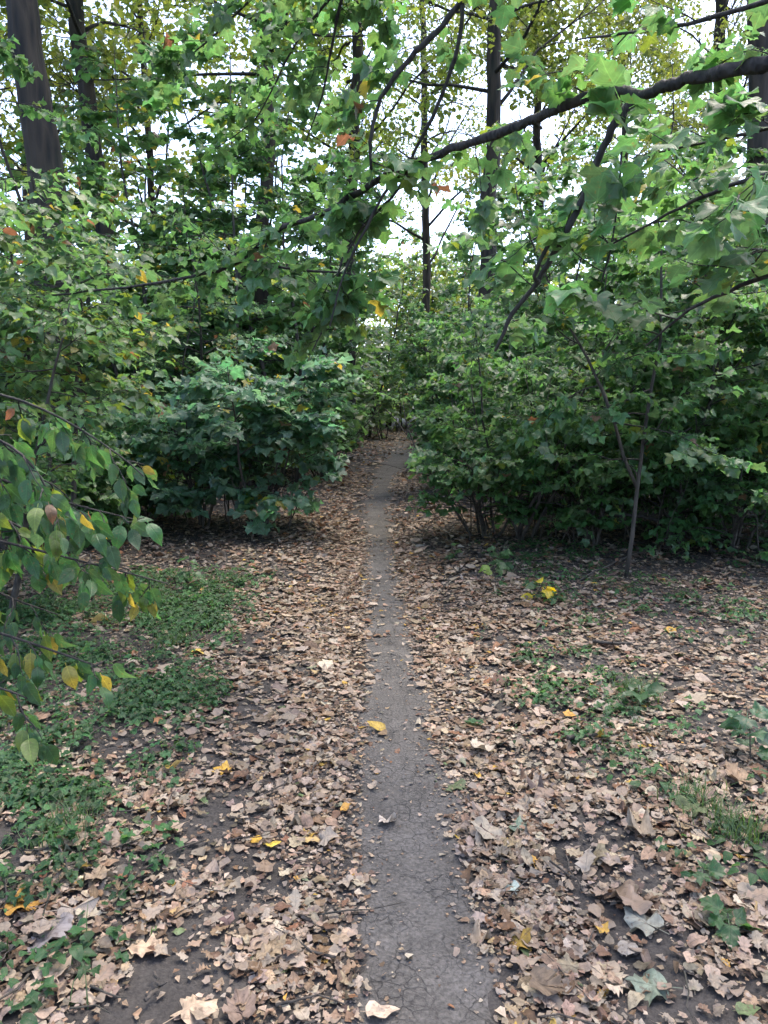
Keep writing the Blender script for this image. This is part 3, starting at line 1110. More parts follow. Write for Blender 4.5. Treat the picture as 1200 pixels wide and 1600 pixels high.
def leaf_spray(acc, pts, rng, leaf, step, start=0.2, droop=0.35, pet=0.5):
    """Leaves in pairs along a twig, kept as plain tuples: place, direction, normal, size."""
    seg = np.linalg.norm(np.diff(pts, axis=0), axis=1)
    cum = np.concatenate([[0], np.cumsum(seg)])
    L = cum[-1]
    s = L * start
    while s <= L:
        p = np.array([np.interp(s, cum, pts[:, k]) for k in range(3)])
        i = min(np.searchsorted(cum, s), len(pts) - 1)
        t = unit(pts[i] - pts[i - 1])
        for sg in (1, -1):
            if rng.random() < 0.12:
                continue
            h = rot_z(t, sg * rng.uniform(0.5, 1.2))
            h[2] = h[2] * 0.4 - rng.uniform(0, 2 * droop)
            h = unit(h)
            sz = leaf * rng.uniform(0.6, 1.15)
            acc.append((*(p + h * sz * pet * rng.uniform(0.5, 1.1)), *h, rng.normal(0, 0.42), rng.normal(0, 0.42), 1.0, sz))
        s += step * rng.uniform(0.7, 1.4)
    t = unit(pts[-1] - pts[-2])
    h = unit(np.array([t[0], t[1], t[2] * 0.5 - rng.uniform(0, droop)]))
    acc.append((*(pts[-1] + h * leaf * 0.3), *h, rng.normal(0, 0.35), rng.normal(0, 0.35), 1.0, leaf * rng.uniform(0.7, 1.1)))


def grow(rng, height, stems, lean, reach, n_br, leaf, clear=0.12, step=0.09, r0=0.02, bias=(0, 0), twig=0.3, elev=(0.1, 0.75), ntw=5, wob=0.08, fork=0, bare=0):
    """A woody plant: stems, side branches, twigs, leaves."""
    S, T, acc = [], Tubes(), []
    for s in range(stems):
        az = rng.uniform(0, 6.28)
        tl = rng.uniform(0.3, 1.0) * lean
        d = np.array([math.sin(tl) * math.cos(az) + bias[0], math.sin(tl) * math.sin(az) + bias[1], math.cos(tl)])
        hs = height * (rng.uniform(0.65, 1.0) if s else 1.0)
        st0 = (rng.normal(0, 0.06) * (stems > 1), rng.normal(0, 0.06) * (stems > 1), -0.06)
        k0 = 1.0
        if fork and s:
            st0 = S[0][0][int(fork * 10)]
            d = d + [rng.choice((-1, 1)) * 0.5, rng.normal(0, 0.2), 0]
            hs, k0 = hs * (1 - fork), 0.7
        sp = walk(st0, d, hs, 11, rng, wob, 0.03)
        sr = r0 * k0 * rng.uniform(0.8, 1.1) * (1 - np.linspace(0, 1, 11)) ** 0.8 + 0.003
        S.append((sp, sr))
        a0 = rng.uniform(0, 6.28)
        for b in range(n_br):
            t = clear + (0.98 - clear) * (b + rng.random() * 0.8) / n_br
            f = t * 10
            i = min(int(f), 9)
            p = sp[i] + (sp[i + 1] - sp[i]) * (f - i)
            a0 += 2.4 + rng.normal(0, 0.4)
            el = rng.uniform(*elev)
            bd = np.array([math.cos(a0) * math.cos(el) + bias[0] * 0.6, math.sin(a0) * math.cos(el) + bias[1] * 0.6, math.sin(el)])
            bl = reach * (1.05 - 0.6 * t) * rng.uniform(0.6, 1.15)
            bp = walk(p, bd, bl, 6, rng, 0.14, -0.05)
            rb = min(0.45 * np.interp(t * 10, np.arange(11), sr) + 0.001, 0.012)
            T.add(bp, np.linspace(rb, 0.0018, 6), 4)
            leaf_spray(acc, bp[2:], rng, leaf, step * 1.4)
            for q in range(ntw):
                u = rng.uniform(0.2, 0.97) * 5
                j = min(int(u), 4)
                tp = bp[j] + (bp[j + 1] - bp[j]) * (u - j)
                td = rot_z(unit(bp[j + 1] - bp[j]), rng.choice((-1, 1)) * rng.uniform(0.4, 1.2))
                td[2] = td[2] * 0.6 + rng.normal(0.02, 0.22)
                tl_ = twig * rng.uniform(0.5, 1.25)
                tp_ = walk(tp, td, tl_, 4, rng, 0.12, -0.06)
                T.add(tp_, np.linspace(0.003, 0.0014, 4), 3)
                leaf_spray(acc, tp_, rng, leaf, step)
    for _ in range(bare):
        a = rng.uniform(0, 6.28)
        q = rng.uniform(0.1, 0.5)
        sp = walk((math.cos(a) * q, math.sin(a) * q, -0.05), (rng.normal(0, 0.2), rng.normal(0, 0.2), 1), height * rng.uniform(0.35, 0.6), 8, rng, 0.12)
        S.append((sp, np.linspace(0.008, 0.003, 8) * rng.uniform(0.7, 1.3)))
    return S, T, np.array(acc)


def fill_leaves(acc, style, kind, rng):
    Ls = Leaves()
    n = len(acc)
    keys = np.array([KIDX[f'{style}{j}'] for j in rng.integers(0, 5, n)])
    Ls.add(keys, acc[:, :3], acc[:, 3:6], acc[:, 6:9], acc[:, 9], green_cols(n, kind, rng))
    return Ls


def corridor(P, r):
    """False for leaves that would hang in the walker's way."""
    dx = np.abs(P[:, 0] - path_x(P[:, 1]))
    lim = np.interp(P[:, 1], [0, 8, 10, 14, 40], [0.3, 0.35, 0.6, 0.62, 0.7]) * r.uniform(0.75, 1.1, len(P))
    left = P[:, 0] < path_x(P[:, 1])
    lim = lim * np.where((P[:, 2] < 0.7) & (P[:, 1] > 7), np.where(left, 1.55, 1.15), 1.0)
    return ~((dx < lim) & (P[:, 2] < np.interp(P[:, 1], [5, 20], [1.35, 2.2])))


def plant(name, loc, label, cat, group, kind, style, seed, n_single=60, rz=0.0, stem_name='stem', bark=None, **kw):
    r = np.random.default_rng(seed)
    S, T, acc = grow(r, **kw)
    x, y = loc[0], loc[1]
    base = np.array([x, y, float(ground_z(x, y))])
    root = thing(name, base, label, cat, group)
    for sp, sr in S:
        t = Tubes()
        t.add(sp, sr, 7, 0.05, r)
        link(stem_name, t.mesh(stem_name, bark or M_STEM), root)
    if T.V:
        link('twig_growth', T.mesh('twig_growth', M_TWIG), root, 'stuff')
    # leaves that would block the walker's way are not there
    wp = acc[:, :3] + base
    free = corridor(wp, r) & (wp[:, 2] > base[2] + 0.04)
    free &= ~((wp[:, 1] < 2.0) & (np.abs(wp[:, 0]) < 1.2))
    acc = acc[free]
    wp = wp[free]
    Ls = fill_leaves(acc, style, kind, r)
    k, p, m, s, c = Ls.cat()
    px, py, f = project(wp)
    vis = (px > 0) & (px < 1200) & (py > 0) & (py < 1600)
    o = np.argsort(np.where(vis, f - acc[:, 9] * 6, 1e9))
    o = o[:min(n_single, int(vis.sum()))]
    for i in o:
        leaf_object('leaf', k[i], p[i], m[i], s[i], c[i], M_LEAF1, root)
    keep = np.ones(len(k), bool)
    keep[o] = False
    Ls.k = [low_keys(k)]
    link('foliage', Ls.mesh('foliage', M_LEAF, keep), root, 'stuff')
    return root


GL, GR, GT = 'shrubs left of the path', 'shrubs right of the path', 'saplings along the path'
seed = 100
SHRUBS = [
    # px, py of the foot, name, label, kind, style, height, stems, lean, reach, branches, leaf, singles
    ((318, 832), 'maple_shrub', 'big leaved maple shrub with a dark leaning stem on the left litter', 'pale', 'maple', 2.2, 4, 0.5, 1.0, 11, 0.135, 200, GL),
    ((408, 838), 'maple_shrub', 'maple shrub with bluish sheen reaching over the left edge of the path', 'pale', 'maple', 2.3, 5, 0.55, 1.1, 10, 0.135, 260, GL),
    ((215, 815), 'maple_shrub', 'maple shrub in front of the thick dark trunk', 'maple', 'maplelow', 1.5, 4, 0.5, 0.8, 12, 0.12, 90, GL),
    ((95, 850), 'maple_shrub', 'maple shrub behind the hanging oval leaves at the left border', 'maple', 'maplelow', 1.4, 4, 0.5, 0.8, 12, 0.12, 80, GL),
    ((-40, 830), 'maple_shrub', 'maple shrub cut off by the left border', 'maple', 'maplelow', 2.8, 4, 0.45, 1.1, 15, 0.12, 60, GL),
    ((500, 752), 'hazel_bush', 'rounded bush where the path narrows on the left', 'bush', 'maplelow', 2.4, 5, 0.6, 0.9, 14, 0.11, 60, GL),
    ((528, 722), 'hazel_bush', 'low bush at the foot of the slim trunk beside the far path', 'bush', 'maplelow', 2.0, 5, 0.6, 0.9, 13, 0.11, 30, GL),
    ((752, 842), 'hazel_bush', 'dense low bush bulging over the right edge of the path', 'bush', 'maplelow', 2.0, 6, 0.8, 0.95, 9, 0.09, 250, GR),
    ((815, 850), 'hazel_bush', 'leafy bush with bare thin stems right of the low bulging bush', 'bush', 'maplelow', 3.0, 6, 0.55, 1.0, 11, 0.10, 200, GR),
    ((880, 828), 'maple_shrub', 'tall maple shrub between the bulging bush and the slender sapling', 'maple', 'maplelow', 3.9, 5, 0.4, 1.1, 11, 0.115, 110, GR),
    ((1060, 835), 'maple_shrub', 'maple shrub behind the arched bare branch', 'maple', 'maplelow', 3.7, 5, 0.42, 1.15, 11, 0.115, 110, GR),
    ((1145, 800), 'maple_shrub', 'maple shrub with one straight dark stem at the right', 'maple', 'maplelow', 3.9, 4, 0.3, 1.15, 11, 0.115, 80, GR),
    ((925, 855), 'hazel_bush', 'low airy bush left of the slender sapling', 'bush', 'maplelow', 1.5, 5, 0.6, 0.8, 7, 0.09, 150, GR),
    ((1040, 858), 'hazel_bush', 'low airy bush between the slender sapling and the arched branch', 'bush', 'maplelow', 1.6, 5, 0.6, 0.85, 7, 0.09, 150, GR),
    ((1150, 868), 'hazel_bush', 'low airy bush in front of the straight dark stem at the right', 'bush', 'maplelow', 1.5, 5, 0.6, 0.85, 7, 0.09, 150, GR),
    ((1230, 850), 'maple_shrub', 'maple shrub cut off by the right border', 'maple', 'maplelow', 2.6, 5, 0.5, 1.1, 11, 0.12, 80, GR),
    ((715, 775), 'hazel_bush', 'second bush along the right edge of the path', 'bush', 'maplelow', 3.2, 6, 0.55, 1.05, 14, 0.105, 80, GR),
    ((697, 738), 'hazel_bush', 'third bush along the right edge where the path narrows', 'bush', 'maplelow', 2.4, 5, 0.6, 0.95, 14, 0.11, 40, GR),
]
for (fp, nm, lab, kind, style, h, st, ln, reach, nb, lf, ns, grp) in SHRUBS:
    seed += 1
    g = G(*fp)
    plant(nm, g, lab, 'shrub', grp, kind, style, seed, ns, height=h, stems=st, lean=ln, reach=reach, n_br=nb, leaf=lf,
          step=0.105, r0=0.016, clear=0.24 if h > 1.7 else 0.14, wob=0.12, bare=6)

SAPS = [
    ((985, 910), 'maple_sapling', 'slender maple sapling with a forked stem standing in litter on the right', 'maple', 'maple', 4.2, 2, 0.12, 1.15, 16, 0.11, 200, 0.026, 0.18),
    ((20, 985), 'hornbeam_sapling', 'small hornbeam sapling standing in ivy by the left border', 'lime', 'ovate', 2.3, 2, 0.2, 0.7, 14, 0.08, 200, 0.032, 0.25),
    ((1090, 760), 'maple_sapling', 'tall maple sapling behind the right hand shrubs', 'maple', 'maplelow', 5.0, 2, 0.2, 1.3, 26, 0.12, 60, 0.035, 0.2),
    ((830, 745), 'maple_sapling', 'tall maple sapling rising between the trunks on the right', 'maple', 'maplelow', 4.6, 2, 0.2, 1.25, 24, 0.12, 50, 0.035, 0.2),
    ((1260, 790), 'maple_sapling', 'tall maple sapling leaning in past the right border', 'maple', 'maplelow', 5.2, 2, 0.2, 1.4, 26, 0.125, 60, 0.035, 0.2),
    ((105, 905), 'lime_sapling', 'lime sapling with a thin curved stem and yellowing leaves on the left', 'lime', 'ovate', 3.4, 1, 0.1, 1.2, 24, 0.10, 200, 0.028, 0.38),
    ((-60, 930), 'lime_sapling', 'yellow flecked lime sapling whose foot is past the left border', 'lime', 'ovate', 3.2, 2, 0.2, 1.3, 20, 0.10, 160, 0.028, 0.3),
    ((245, 790), 'lime_sapling', 'lime sapling behind the big leaved shrub, with yellow spots', 'lime', 'ovatelow', 5.0, 2, 0.2, 1.3, 26, 0.09, 80, 0.03, 0.3),
    ((390, 765), 'maple_sapling', 'tall maple sapling with broad leaves in the upper left middle', 'maple', 'maplelow', 5.6, 2, 0.18, 1.4, 28, 0.145, 90, 0.035, 0.25),
    ((470, 742), 'maple_sapling', 'tall maple sapling behind the crossing bare branch', 'maple', 'maplelow', 6.0, 2, 0.18, 1.4, 26, 0.13, 60, 0.035, 0.25),
]
for (fp, nm, lab, kind, style, h, st, ln, reach, nb, lf, ns, r0, cl) in SAPS:
    seed += 1
    plant(nm, G(*fp), lab, 'sapling', GT, kind, style, seed, ns, height=h, stems=st, lean=ln, reach=reach, n_br=nb, leaf=lf,
          step=0.085, r0=r0 * 0.8, clear=cl, elev=(0.0, 0.6), ntw=6, wob=0.11, fork=0.25 if st == 2 else 0)

# taller young trees: one plant each, their leaves make the upper half of the view
TALL = [
    # x, y, height, kind, style, leaf, branches, reach, clear, name, label, singles
    (-2.3, 12.2, 7.5, 'maple', 'maplelow', 0.14, 28, 1.6, 0.30, 'young_maple', 'young maple with broad leaves rising on the left side of the path', 200),
    (-2.75, 6.4, 3.3, 'lime', 'ovate', 0.105, 30, 1.35, 0.45, 'young_lime', 'young lime with yellow spotted leaves in front of the thick trunk', 280),
    (-3.3, 5.2, 2.9, 'lime', 'ovate', 0.105, 26, 1.4, 0.40, 'young_lime', 'young lime past the left border spreading yellowing leaves into view', 220),
    (-5.9, 9.2, 4.6, 'lime', 'ovatelow', 0.09, 40, 1.7, 0.25, 'young_lime', 'young lime outside the left border', 100),
    (-1.9, 14.2, 6.6, 'maple', 'maplelow', 0.135, 26, 1.5, 0.36, 'young_maple', 'young maple on the left where the path starts to narrow', 100),
    (-4.3, 11.2, 8.0, 'maple', 'maplelow', 0.14, 26, 1.7, 0.22, 'young_maple', 'young maple behind the knotty slim trunk', 80),
    (2.9, 7.8, 4.1, 'maple', 'maplelow', 0.12, 34, 1.4, 0.25, 'young_maple', 'young maple with layered leaves right of the slender sapling', 160),
    (4.2, 6.8, 4.6, 'maple', 'maplelow', 0.125, 34, 1.5, 0.25, 'young_maple', 'young maple at the right border below the big overhanging leaves', 140),
]
for (x, y, h, kind, style, lf, nb, reach, cl, nm, lab, ns) in TALL:
    seed += 1
    plant(nm, (x, y), lab, 'tree', 'young trees along the path', kind, style, seed, ns, height=h, stems=1, lean=0.14, reach=reach,
          n_br=nb, leaf=lf, step=0.08, r0=0.016 + 0.002 * h, clear=cl, elev=(-0.1, 0.6), ntw=6, wob=0.10)

# farther young trees: four built, the others copies of them
TALL_FAR = [
    (-7.6, 13.0, 1.0, 0, 'young maple behind the lime left of the thick trunk'), (-3.9, 12.6, 1.15, 1, 'young tree just behind the thick dark trunk'),
    (-1.6, 13.4, 1.05, 2, 'young tree filling the gap beside the knotty slim trunk'), (-5.4, 15.5, 1.2, 3, 'young tree between the thick trunk and the slim leaning trunk'),
    (-2.8, 17.0, 1.2, 0, 'young tree behind the knotty slim trunk'), (-2.4, 18.4, 1.0, 1, 'young tree on the left side of the far narrow path'),
    (-8.5, 14.0, 1.2, 2, 'young tree far left behind the lime'), (-4.6, 20.5, 1.3, 3, 'young tree deep in the wood on the left'),
    (-1.6, 23.0, 1.2, 0, 'young tree by the trunk with a brown foot'), (2.4, 11.0, 0.72, 1, 'young maple behind the bulging bush'),
    (3.9, 10.2, 0.74, 2, 'young maple behind the slender sapling'), (5.6, 9.4, 0.9, 3, 'young maple behind the shrubs at the right border'),
    (3.0, 15.2, 0.85, 0, 'young tree on the right side of the narrow path'), (4.2, 14.5, 0.82, 2, 'young tree below the bright gap in the crowns'),
    (6.6, 13.5, 0.95, 1, 'young tree behind the right hand young maple'), (3.2, 20.5, 1.0, 3, 'young tree inside the bend of the path on the right'),
    (5.2, 19.0, 0.95, 0, 'young tree deep in the wood under the bright gap'), (8.6, 18.0, 1.1, 2, 'young tree deep in the wood at the right'),
    (-0.6, 29.5, 1.0, 3, 'young tree left of where the path disappears'), (2.6, 31.0, 1.0, 1, 'young tree right of where the path disappears'),
    (0.9, 37.0, 1.0, 2, 'young tree straight beyond the end of the path'),
    (1.75, 34.0, 0.6, 3, 'low young tree closing the right half of the bend'), (0.55, 35.0, 0.62, 0, 'low young tree closing the left half of the bend'),
    (-2.6, 26.5, 1.25, 1, 'young tree behind the trunk with a brown foot, left of the bend'), (3.4, 25.5, 1.2, 0, 'young tree behind the bushes at the right of the bend'),
    (0.1, 40.5, 1.6, 3, 'tall young tree closing the view above the far end of the path'), (2.6, 41.0, 1.6, 2, 'tall young tree to the right above the far end of the path'),
    (-2.2, 39.0, 1.6, 0, 'tall young tree to the left above the far end of the path'),
    (-0.7, 33.0, 0.6, 2, 'low young tree left of the bend at the far end of the path'),
]
protos_t = []
for i in range(4):
    r = np.random.default_rng(700 + i)
    S, T, acc = grow(r, height=7.0, stems=2, lean=0.2, reach=1.7, n_br=22, leaf=0.145, step=0.10, r0=0.04, clear=0.18, elev=(-0.1, 0.65), ntw=6)
    sm = []
    for sp, sr in S:
        t = Tubes()
        t.add(sp, sr, 6, 0.05, r)
        sm.append(t.mesh('stem', M_STEM))
    Ls = fill_leaves(acc, 'maplefar', 'maple' if i != 3 else 'lime', r)
    protos_t.append((sm, T.mesh('twig_growth', M_TWIG), Ls.mesh('foliage', M_LEAF)))
for i, (x, y, sc, q, lab) in enumerate(TALL_FAR):
    root = thing('young_tree', (x, y, float(ground_z(x, y))), lab, 'tree', 'young trees farther off')
    root.scale = (sc, sc, sc)
    root.rotation_euler = (0, 0, i * 1.93)
    for me in protos_t[q][0]:
        link('stem', me, root)
    link('twig_growth', protos_t[q][1], root, 'stuff')
    link('foliage', protos_t[q][2], root, 'stuff')

# small stem plants and seedlings


def seedling(px, py, h, leaf, n, cols, name, label, style='ovate', seed_=1):
    r = np.random.default_rng(seed_)
    g = G(px, py)
    g[2] = float(ground_z(g[0], g[1]))
    root = thing(name, g, label, 'seedling', 'seedlings on the forest floor')
    sp = walk((0, 0, -0.02), (r.normal(0, 0.2), r.normal(0, 0.2), 1), h, 6, r, 0.12)
    T = Tubes()
    T.add(sp, np.linspace(0.004, 0.0018, 6), 5)
    link('stem', T.mesh('stem', M_STEM), root)
    for i in range(n):
        t = r.uniform(0.3, 1.0) * 5
        j = min(int(t), 4)
        p = sp[j] + (sp[j + 1] - sp[j]) * (t - j)
        a = i * 2.4 + r.normal(0, 0.3)
        d = unit(np.array([math.cos(a), math.sin(a), r.uniform(-0.5, 0.25)]))
        m = frames(d[None], np.array([[r.normal(0, 0.3), r.normal(0, 0.3) - 0.3, 1.0]]))[0]
        s = leaf * r.uniform(0.7, 1.15)
        leaf_object('leaf', KIDX[f'{style}{r.integers(0, 5)}'], p + d * s * 0.4, m, s, np.array(cols[i % len(cols)]) * r.uniform(0.8, 1.2), M_LEAF1, root)


Y, GRN, LG = (0.50, 0.42, 0.05), (0.035, 0.085, 0.03), (0.10, 0.17, 0.03)
seedling(832, 945, 0.20, 0.12, 9, [Y, LG, Y, GRN], 'lime_seedling', 'yellow and green leaved seedling in front of the right hand shrubs', 'ovate', 3)
seedling(772, 935, 0.24, 0.09, 6, [GRN, LG, GRN], 'lime_seedling', 'green seedling left of the yellow leaved one', 'ovate', 4)
seedling(303, 930, 0.30, 0.09, 10, [GRN], 'maple_seedling', 'small green seedling standing alone in litter on the left', 'ovate', 5)
seedling(1175, 1215, 0.26, 0.085, 10, [(0.035, 0.085, 0.04)], 'maple_seedling', 'bluish green maple seedling at the right border', 'maple', 6)
seedling(1000, 1130, 0.16, 0.10, 10, [(0.03, 0.075, 0.03)], 'maple_seedling', 'drooping dark green seedling among weeds right of the path', 'ovate', 7)
seedling(720, 880, 0.22, 0.08, 7, [GRN, (0.05, 0.10, 0.03)], 'maple_seedling', 'green seedling under the bulging bush', 'maple', 8)
seedling(790, 905, 0.25, 0.09, 9, [GRN], 'maple_seedling', 'leafy green seedling between litter and the right hand bush', 'maple', 9)
seedling(1105, 1395, 0.08, 0.06, 6, [(0.03, 0.08, 0.025)], 'maple_seedling', 'low green maple seedling in litter at the lower right', 'maple', 10)
seedling(1140, 1480, 0.08, 0.06, 7, [(0.03, 0.08, 0.025)], 'maple_seedling', 'low green maple seedling nearest to the lower right corner', 'maple', 12)

# arched bare branch on the right
T = Tubes()
pts = np.array([W(925, 818, 8.2), W(960, 806, 8.0), W(1005, 806, 7.9), W(1050, 822, 7.8), W(1085, 842, 7.7), W(1125, 868, 7.5)])
pts[-1, 2] = float(ground_z(pts[-1, 0], pts[-1, 1])) - 0.02
tt = np.linspace(0, 5, 21)
pts = np.stack([np.interp(tt, np.arange(6), pts[:, k]) for k in range(3)], -1)
pts += rng.normal(0, 0.008, pts.shape)
T.add(pts, np.linspace(0.012, 0.03, 21), 7, 0.06, rng)
root = thing('bent_branch', pts[-1], 'dark arched bare branch bowing to the ground on the right', 'branch')
me = T.mesh('branch_wood', M_TWIG)
me.transform(Matrix.Translation(-Vector(pts[-1])))
link('branch_wood', me, root)
T = Tubes()
for q in (5, 9, 13):
    b = pts[q] - pts[-1]
    T.add(walk(b, (rng.normal(0, 0.6), rng.normal(0, 0.4), 1), 0.35, 5, rng, 0.2), np.linspace(0.007, 0.002, 5), 5)
link('twig_growth', T.mesh('twig_growth', M_TWIG), root, 'stuff')

# ------------------------------------------------------------------ overhanging maple and hanging lime near the camera


def spline(rows, n):
    P = np.array([W(*r[:3]) for r in rows])
    t = np.linspace(0, len(P) - 1, n)
    q = np.stack([np.interp(t, np.arange(len(P)), P[:, k]) for k in range(3)], -1)
    for _ in range(2):
        q[1:-1] = (q[:-2] + 2 * q[1:-1] + q[2:]) / 4
    return q


class HeroTree:
    def __init__(self, name, trunk, trunk_r, label, cat, bark):
        self.base = np.array([trunk[0][0], trunk[0][1], float(ground_z(trunk[0][0], trunk[0][1]))])
        self.root = thing(name, self.base, label, cat)
        T = Tubes()
        tp = np.array(trunk, float)
        t = np.linspace(0, len(tp) - 1, 24)
        pts = np.stack([np.interp(t, np.arange(len(tp)), tp[:, k]) for k in range(3)], -1)
        pts[0, 2] = self.base[2] - 0.1
        T.add(pts - self.base, np.linspace(trunk_r, trunk_r * 0.7, 24) * np.where(np.arange(24) < 2, 1.25, 1), 14, 0.05, rng)
        link('trunk', T.mesh('trunk', bark), self.root)
        self.axis = pts
        self.twigs = Tubes()
        self.acc = []
        self.limbs = []

    def branch(self, pts, r1, r2, knots=True, join=False):
        T = Tubes()
        if join:                                   # grows out of the trunk
            q = self.axis[np.argmin(np.abs(self.axis[:, 2] - (pts[0][2] - 0.12)))]
            a = q + (pts[0] - q) * np.linspace(0, 1, 7)[:-1, None]
            pts = np.concatenate([a, pts])
            for _ in range(2):
                pts[1:8] = (pts[:7] + 2 * pts[1:8] + pts[2:9]) / 4
            pts[0] = q
        n = len(pts)
        rad = r2 + (r1 - r2) * (1 - np.linspace(0, 1, n) ** 1.5)
        if knots:
            rad = rad * rng.uniform(0.9, 1.14, n)
            pts = pts + rng.normal(0, r1 * 0.16, pts.shape)
        T.add(pts - self.base, rad, 8)
        self.limbs.append((link('branch', T.mesh('branch', M_TWIG), self.root), pts - self.base))

    def twig(self, p, d, length, leaf, droop, wob=0.16, grav=-0.04, step=0.075, start=0.25, r=0.0028, bare=False):
        tp = walk(p, d, length, 6, rng, wob, grav)
        self.twigs.add(tp - self.base, np.linspace(r, 0.0012, 6), 4)
        if not bare:
            leaf_spray(self.acc, tp, rng, leaf, step, start, droop)
        return tp

    def along(self, pts, every, lo, hi, length, leaf, droop, zdir=(-0.5, 0.6), sub=2, back=False, **kw):
        seg = np.linalg.norm(np.diff(pts, axis=0), axis=1)
        cum = np.concatenate([[0], np.cumsum(seg)])
        s = cum[-1] * lo
        while s < cum[-1] * hi:
            p = np.array([np.interp(s, cum, pts[:, k]) for k in range(3)])
            i = min(max(np.searchsorted(cum, s), 1), len(pts) - 1)
            t = unit(pts[i] - pts[i - 1])
            d = rot_z(t, rng.choice((-1, 1)) * rng.uniform(0.5, 1.5))
            d[2] = rng.uniform(*zdir)
            if back:
                d[1] = abs(d[1]) + 0.15
            q = self.twig(p, d, length * rng.uniform(0.5, 1.3), leaf, droop, **kw)
            for _ in range(sub):
                j = rng.integers(1, 5)
                e = rot_z(unit(q[j + 1] - q[j]), rng.choice((-1, 1)) * rng.uniform(0.5, 1.2))
                e[2] += rng.normal(-0.1, 0.25)
                self.twig(q[j], e, length * rng.uniform(0.25, 0.7), leaf, droop, **kw)
            s += every * rng.uniform(0.6, 1.5)

    def finish(self, style, kind, n_single, hang=False):
        acc = np.array(self.acc)
        if hang:                                  # blades hang in upright planes
            n = len(acc)
            acc[:, 6:9] = np.stack([rng.normal(0, 0.55, n), -1 + rng.normal(0, 0.3, n), rng.normal(0.25, 0.3, n)], -1)
        Ls = fill_leaves(acc, style, kind, rng)
        k, p, m, s, c = Ls.cat()
        px, py, f = project(p)
        vis = (px > -20) & (px < 1220) & (py > -20) & (py < 1620)
        o = np.argsort(np.where(vis, -s / f, 1e9))[:min(n_single, int(vis.sum()))]
        for i in o:
            q = p[i] - self.base
            limb = min(self.limbs, key=lambda b: float(np.min(np.sum((b[1] - q) ** 2, 1))))[0]
            leaf_object('leaf', k[i], q, m[i], s[i], c[i], M_LEAF1, limb)
        keep = np.ones(len(k), bool)
        keep[o] = False
        L2 = Leaves()
        L2.add(low_keys(k[keep]), p[keep] - self.base, m[keep][:, :, 1], m[keep][:, :, 2], s[keep], c[keep])
        link('foliage', L2.mesh('foliage', M_LEAF), self.root, 'stuff')
        link('twig_growth', self.twigs.mesh('twig_growth', M_TWIG), self.root, 'stuff')


mt = HeroTree('maple_tree', [(2.35, 2.5, 0), (2.38, 2.5, 1.5), (2.3, 2.55, 3.0), (2.4, 2.6, 6.0)], 0.16,
              'overhanging maple whose dark bare limb crosses the view from the right', 'tree', M_BARK)
A = spline([(1500, 60, 2.55), (1330, 78, 2.6), (1200, 97, 2.7), (1130, 110, 2.8), (1060, 125, 2.95), (1030, 140, 3.0), (1000, 150, 3.05)], 26)
B = spline([(1000, 149, 3.05), (965, 140, 3.1), (925, 150, 3.2), (880, 165, 3.3), (850, 180, 3.4), (815, 197, 3.5), (740, 221, 3.7), (690, 240, 3.85),
            (640, 257, 4.0), (600, 275, 4.1), (560, 300, 4.2), (520, 325, 4.3), (480, 343, 4.4), (435, 358, 4.5), (410, 375, 4.6), (385, 404, 4.7),
            (340, 424, 4.8), (290, 434, 4.9), (230, 446, 5.0), (120, 457, 5.2), (20, 468, 5.4)], 70)
Cc = spline([(1000, 150, 3.05), (960, 188, 3.05), (935, 250, 3.1), (905, 325, 3.1), (872, 385, 3.15), (845, 435, 3.2), (800, 490, 3.25), (775, 548, 3.3)], 30)
C2 = spline([(882, 365, 3.13), (862, 369, 3.12), (848, 400, 3.14), (830, 437, 3.16), (842, 440, 3.19)], 10)
D = spline([(1180, -330, 2.8), (900, -140, 3.2), (725, -8, 3.6), (690, 42, 3.65), (645, 85, 3.7), (605, 135, 3.75), (586, 175, 3.8), (578, 230, 3.8), (580, 265, 3.85)], 36)
E = spline([(723, -4, 3.6), (722, 50, 3.62), (705, 110, 3.7), (690, 150, 3.75), (668, 200, 3.8), (645, 240, 3.9), (632, 285, 4.0), (600, 322, 4.1),
            (570, 348, 4.15), (545, 390, 4.2), (522, 440, 4.25), (512, 500, 4.3), (488, 548, 4.3)], 44)
Ff = spline([(385, 402, 4.7), (420, 417, 4.6), (500, 424, 4.5), (560, 428, 4.4), (580, 442, 4.4)], 14)
H1 = spline([(640, 257, 4.0), (600, 300, 4.0), (560, 380, 4.05), (535, 430, 4.1), (515, 510, 4.1)], 20)
mt.branch(A, 0.027, 0.020, True, True)
mt.branch(B, 0.022, 0.006)
mt.branch(Cc, 0.016, 0.007)
mt.branch(C2, 0.009, 0.008)
mt.branch(D, 0.017, 0.007, True, True)
mt.branch(E, 0.010, 0.0035)
mt.branch(Ff, 0.008, 0.004)
mt.branch(H1, 0.009, 0.004)
up = [spline([(1420, -40, 2.5), (1250, -20, 2.6), (1120, 30, 2.75), (1000, 50, 2.95), (900, 62, 3.1)], 18),
      spline([(1440, 260, 2.45), (1280, 250, 2.5), (1150, 285, 2.65), (1050, 330, 2.8), (960, 380, 2.95)], 18),
      spline([(1440, 400, 2.4), (1280, 405, 2.5), (1170, 440, 2.6), (1080, 480, 2.75), (1010, 540, 2.9)], 18),
      spline([(1440, 170, 2.55), (1290, 180, 2.9), (1180, 205, 3.2), (1090, 225, 3.5), (990, 245, 3.7)], 18),
      spline([(978, 148, 3.0), (972, 220, 3.0), (968, 300, 2.98), (955, 390, 2.98), (940, 440, 3.0)], 14)]
for i, (u, r) in enumerate(zip(up, (0.013, 0.012, 0.011, 0.012, 0.004))):
    mt.branch(u, r, 0.003, True, i < 4)
for u in up[:4]:
    mt.along(u, 0.19, 0.3, 1.0, 0.36, 0.095, 0.45, zdir=(-0.4, 0.5))
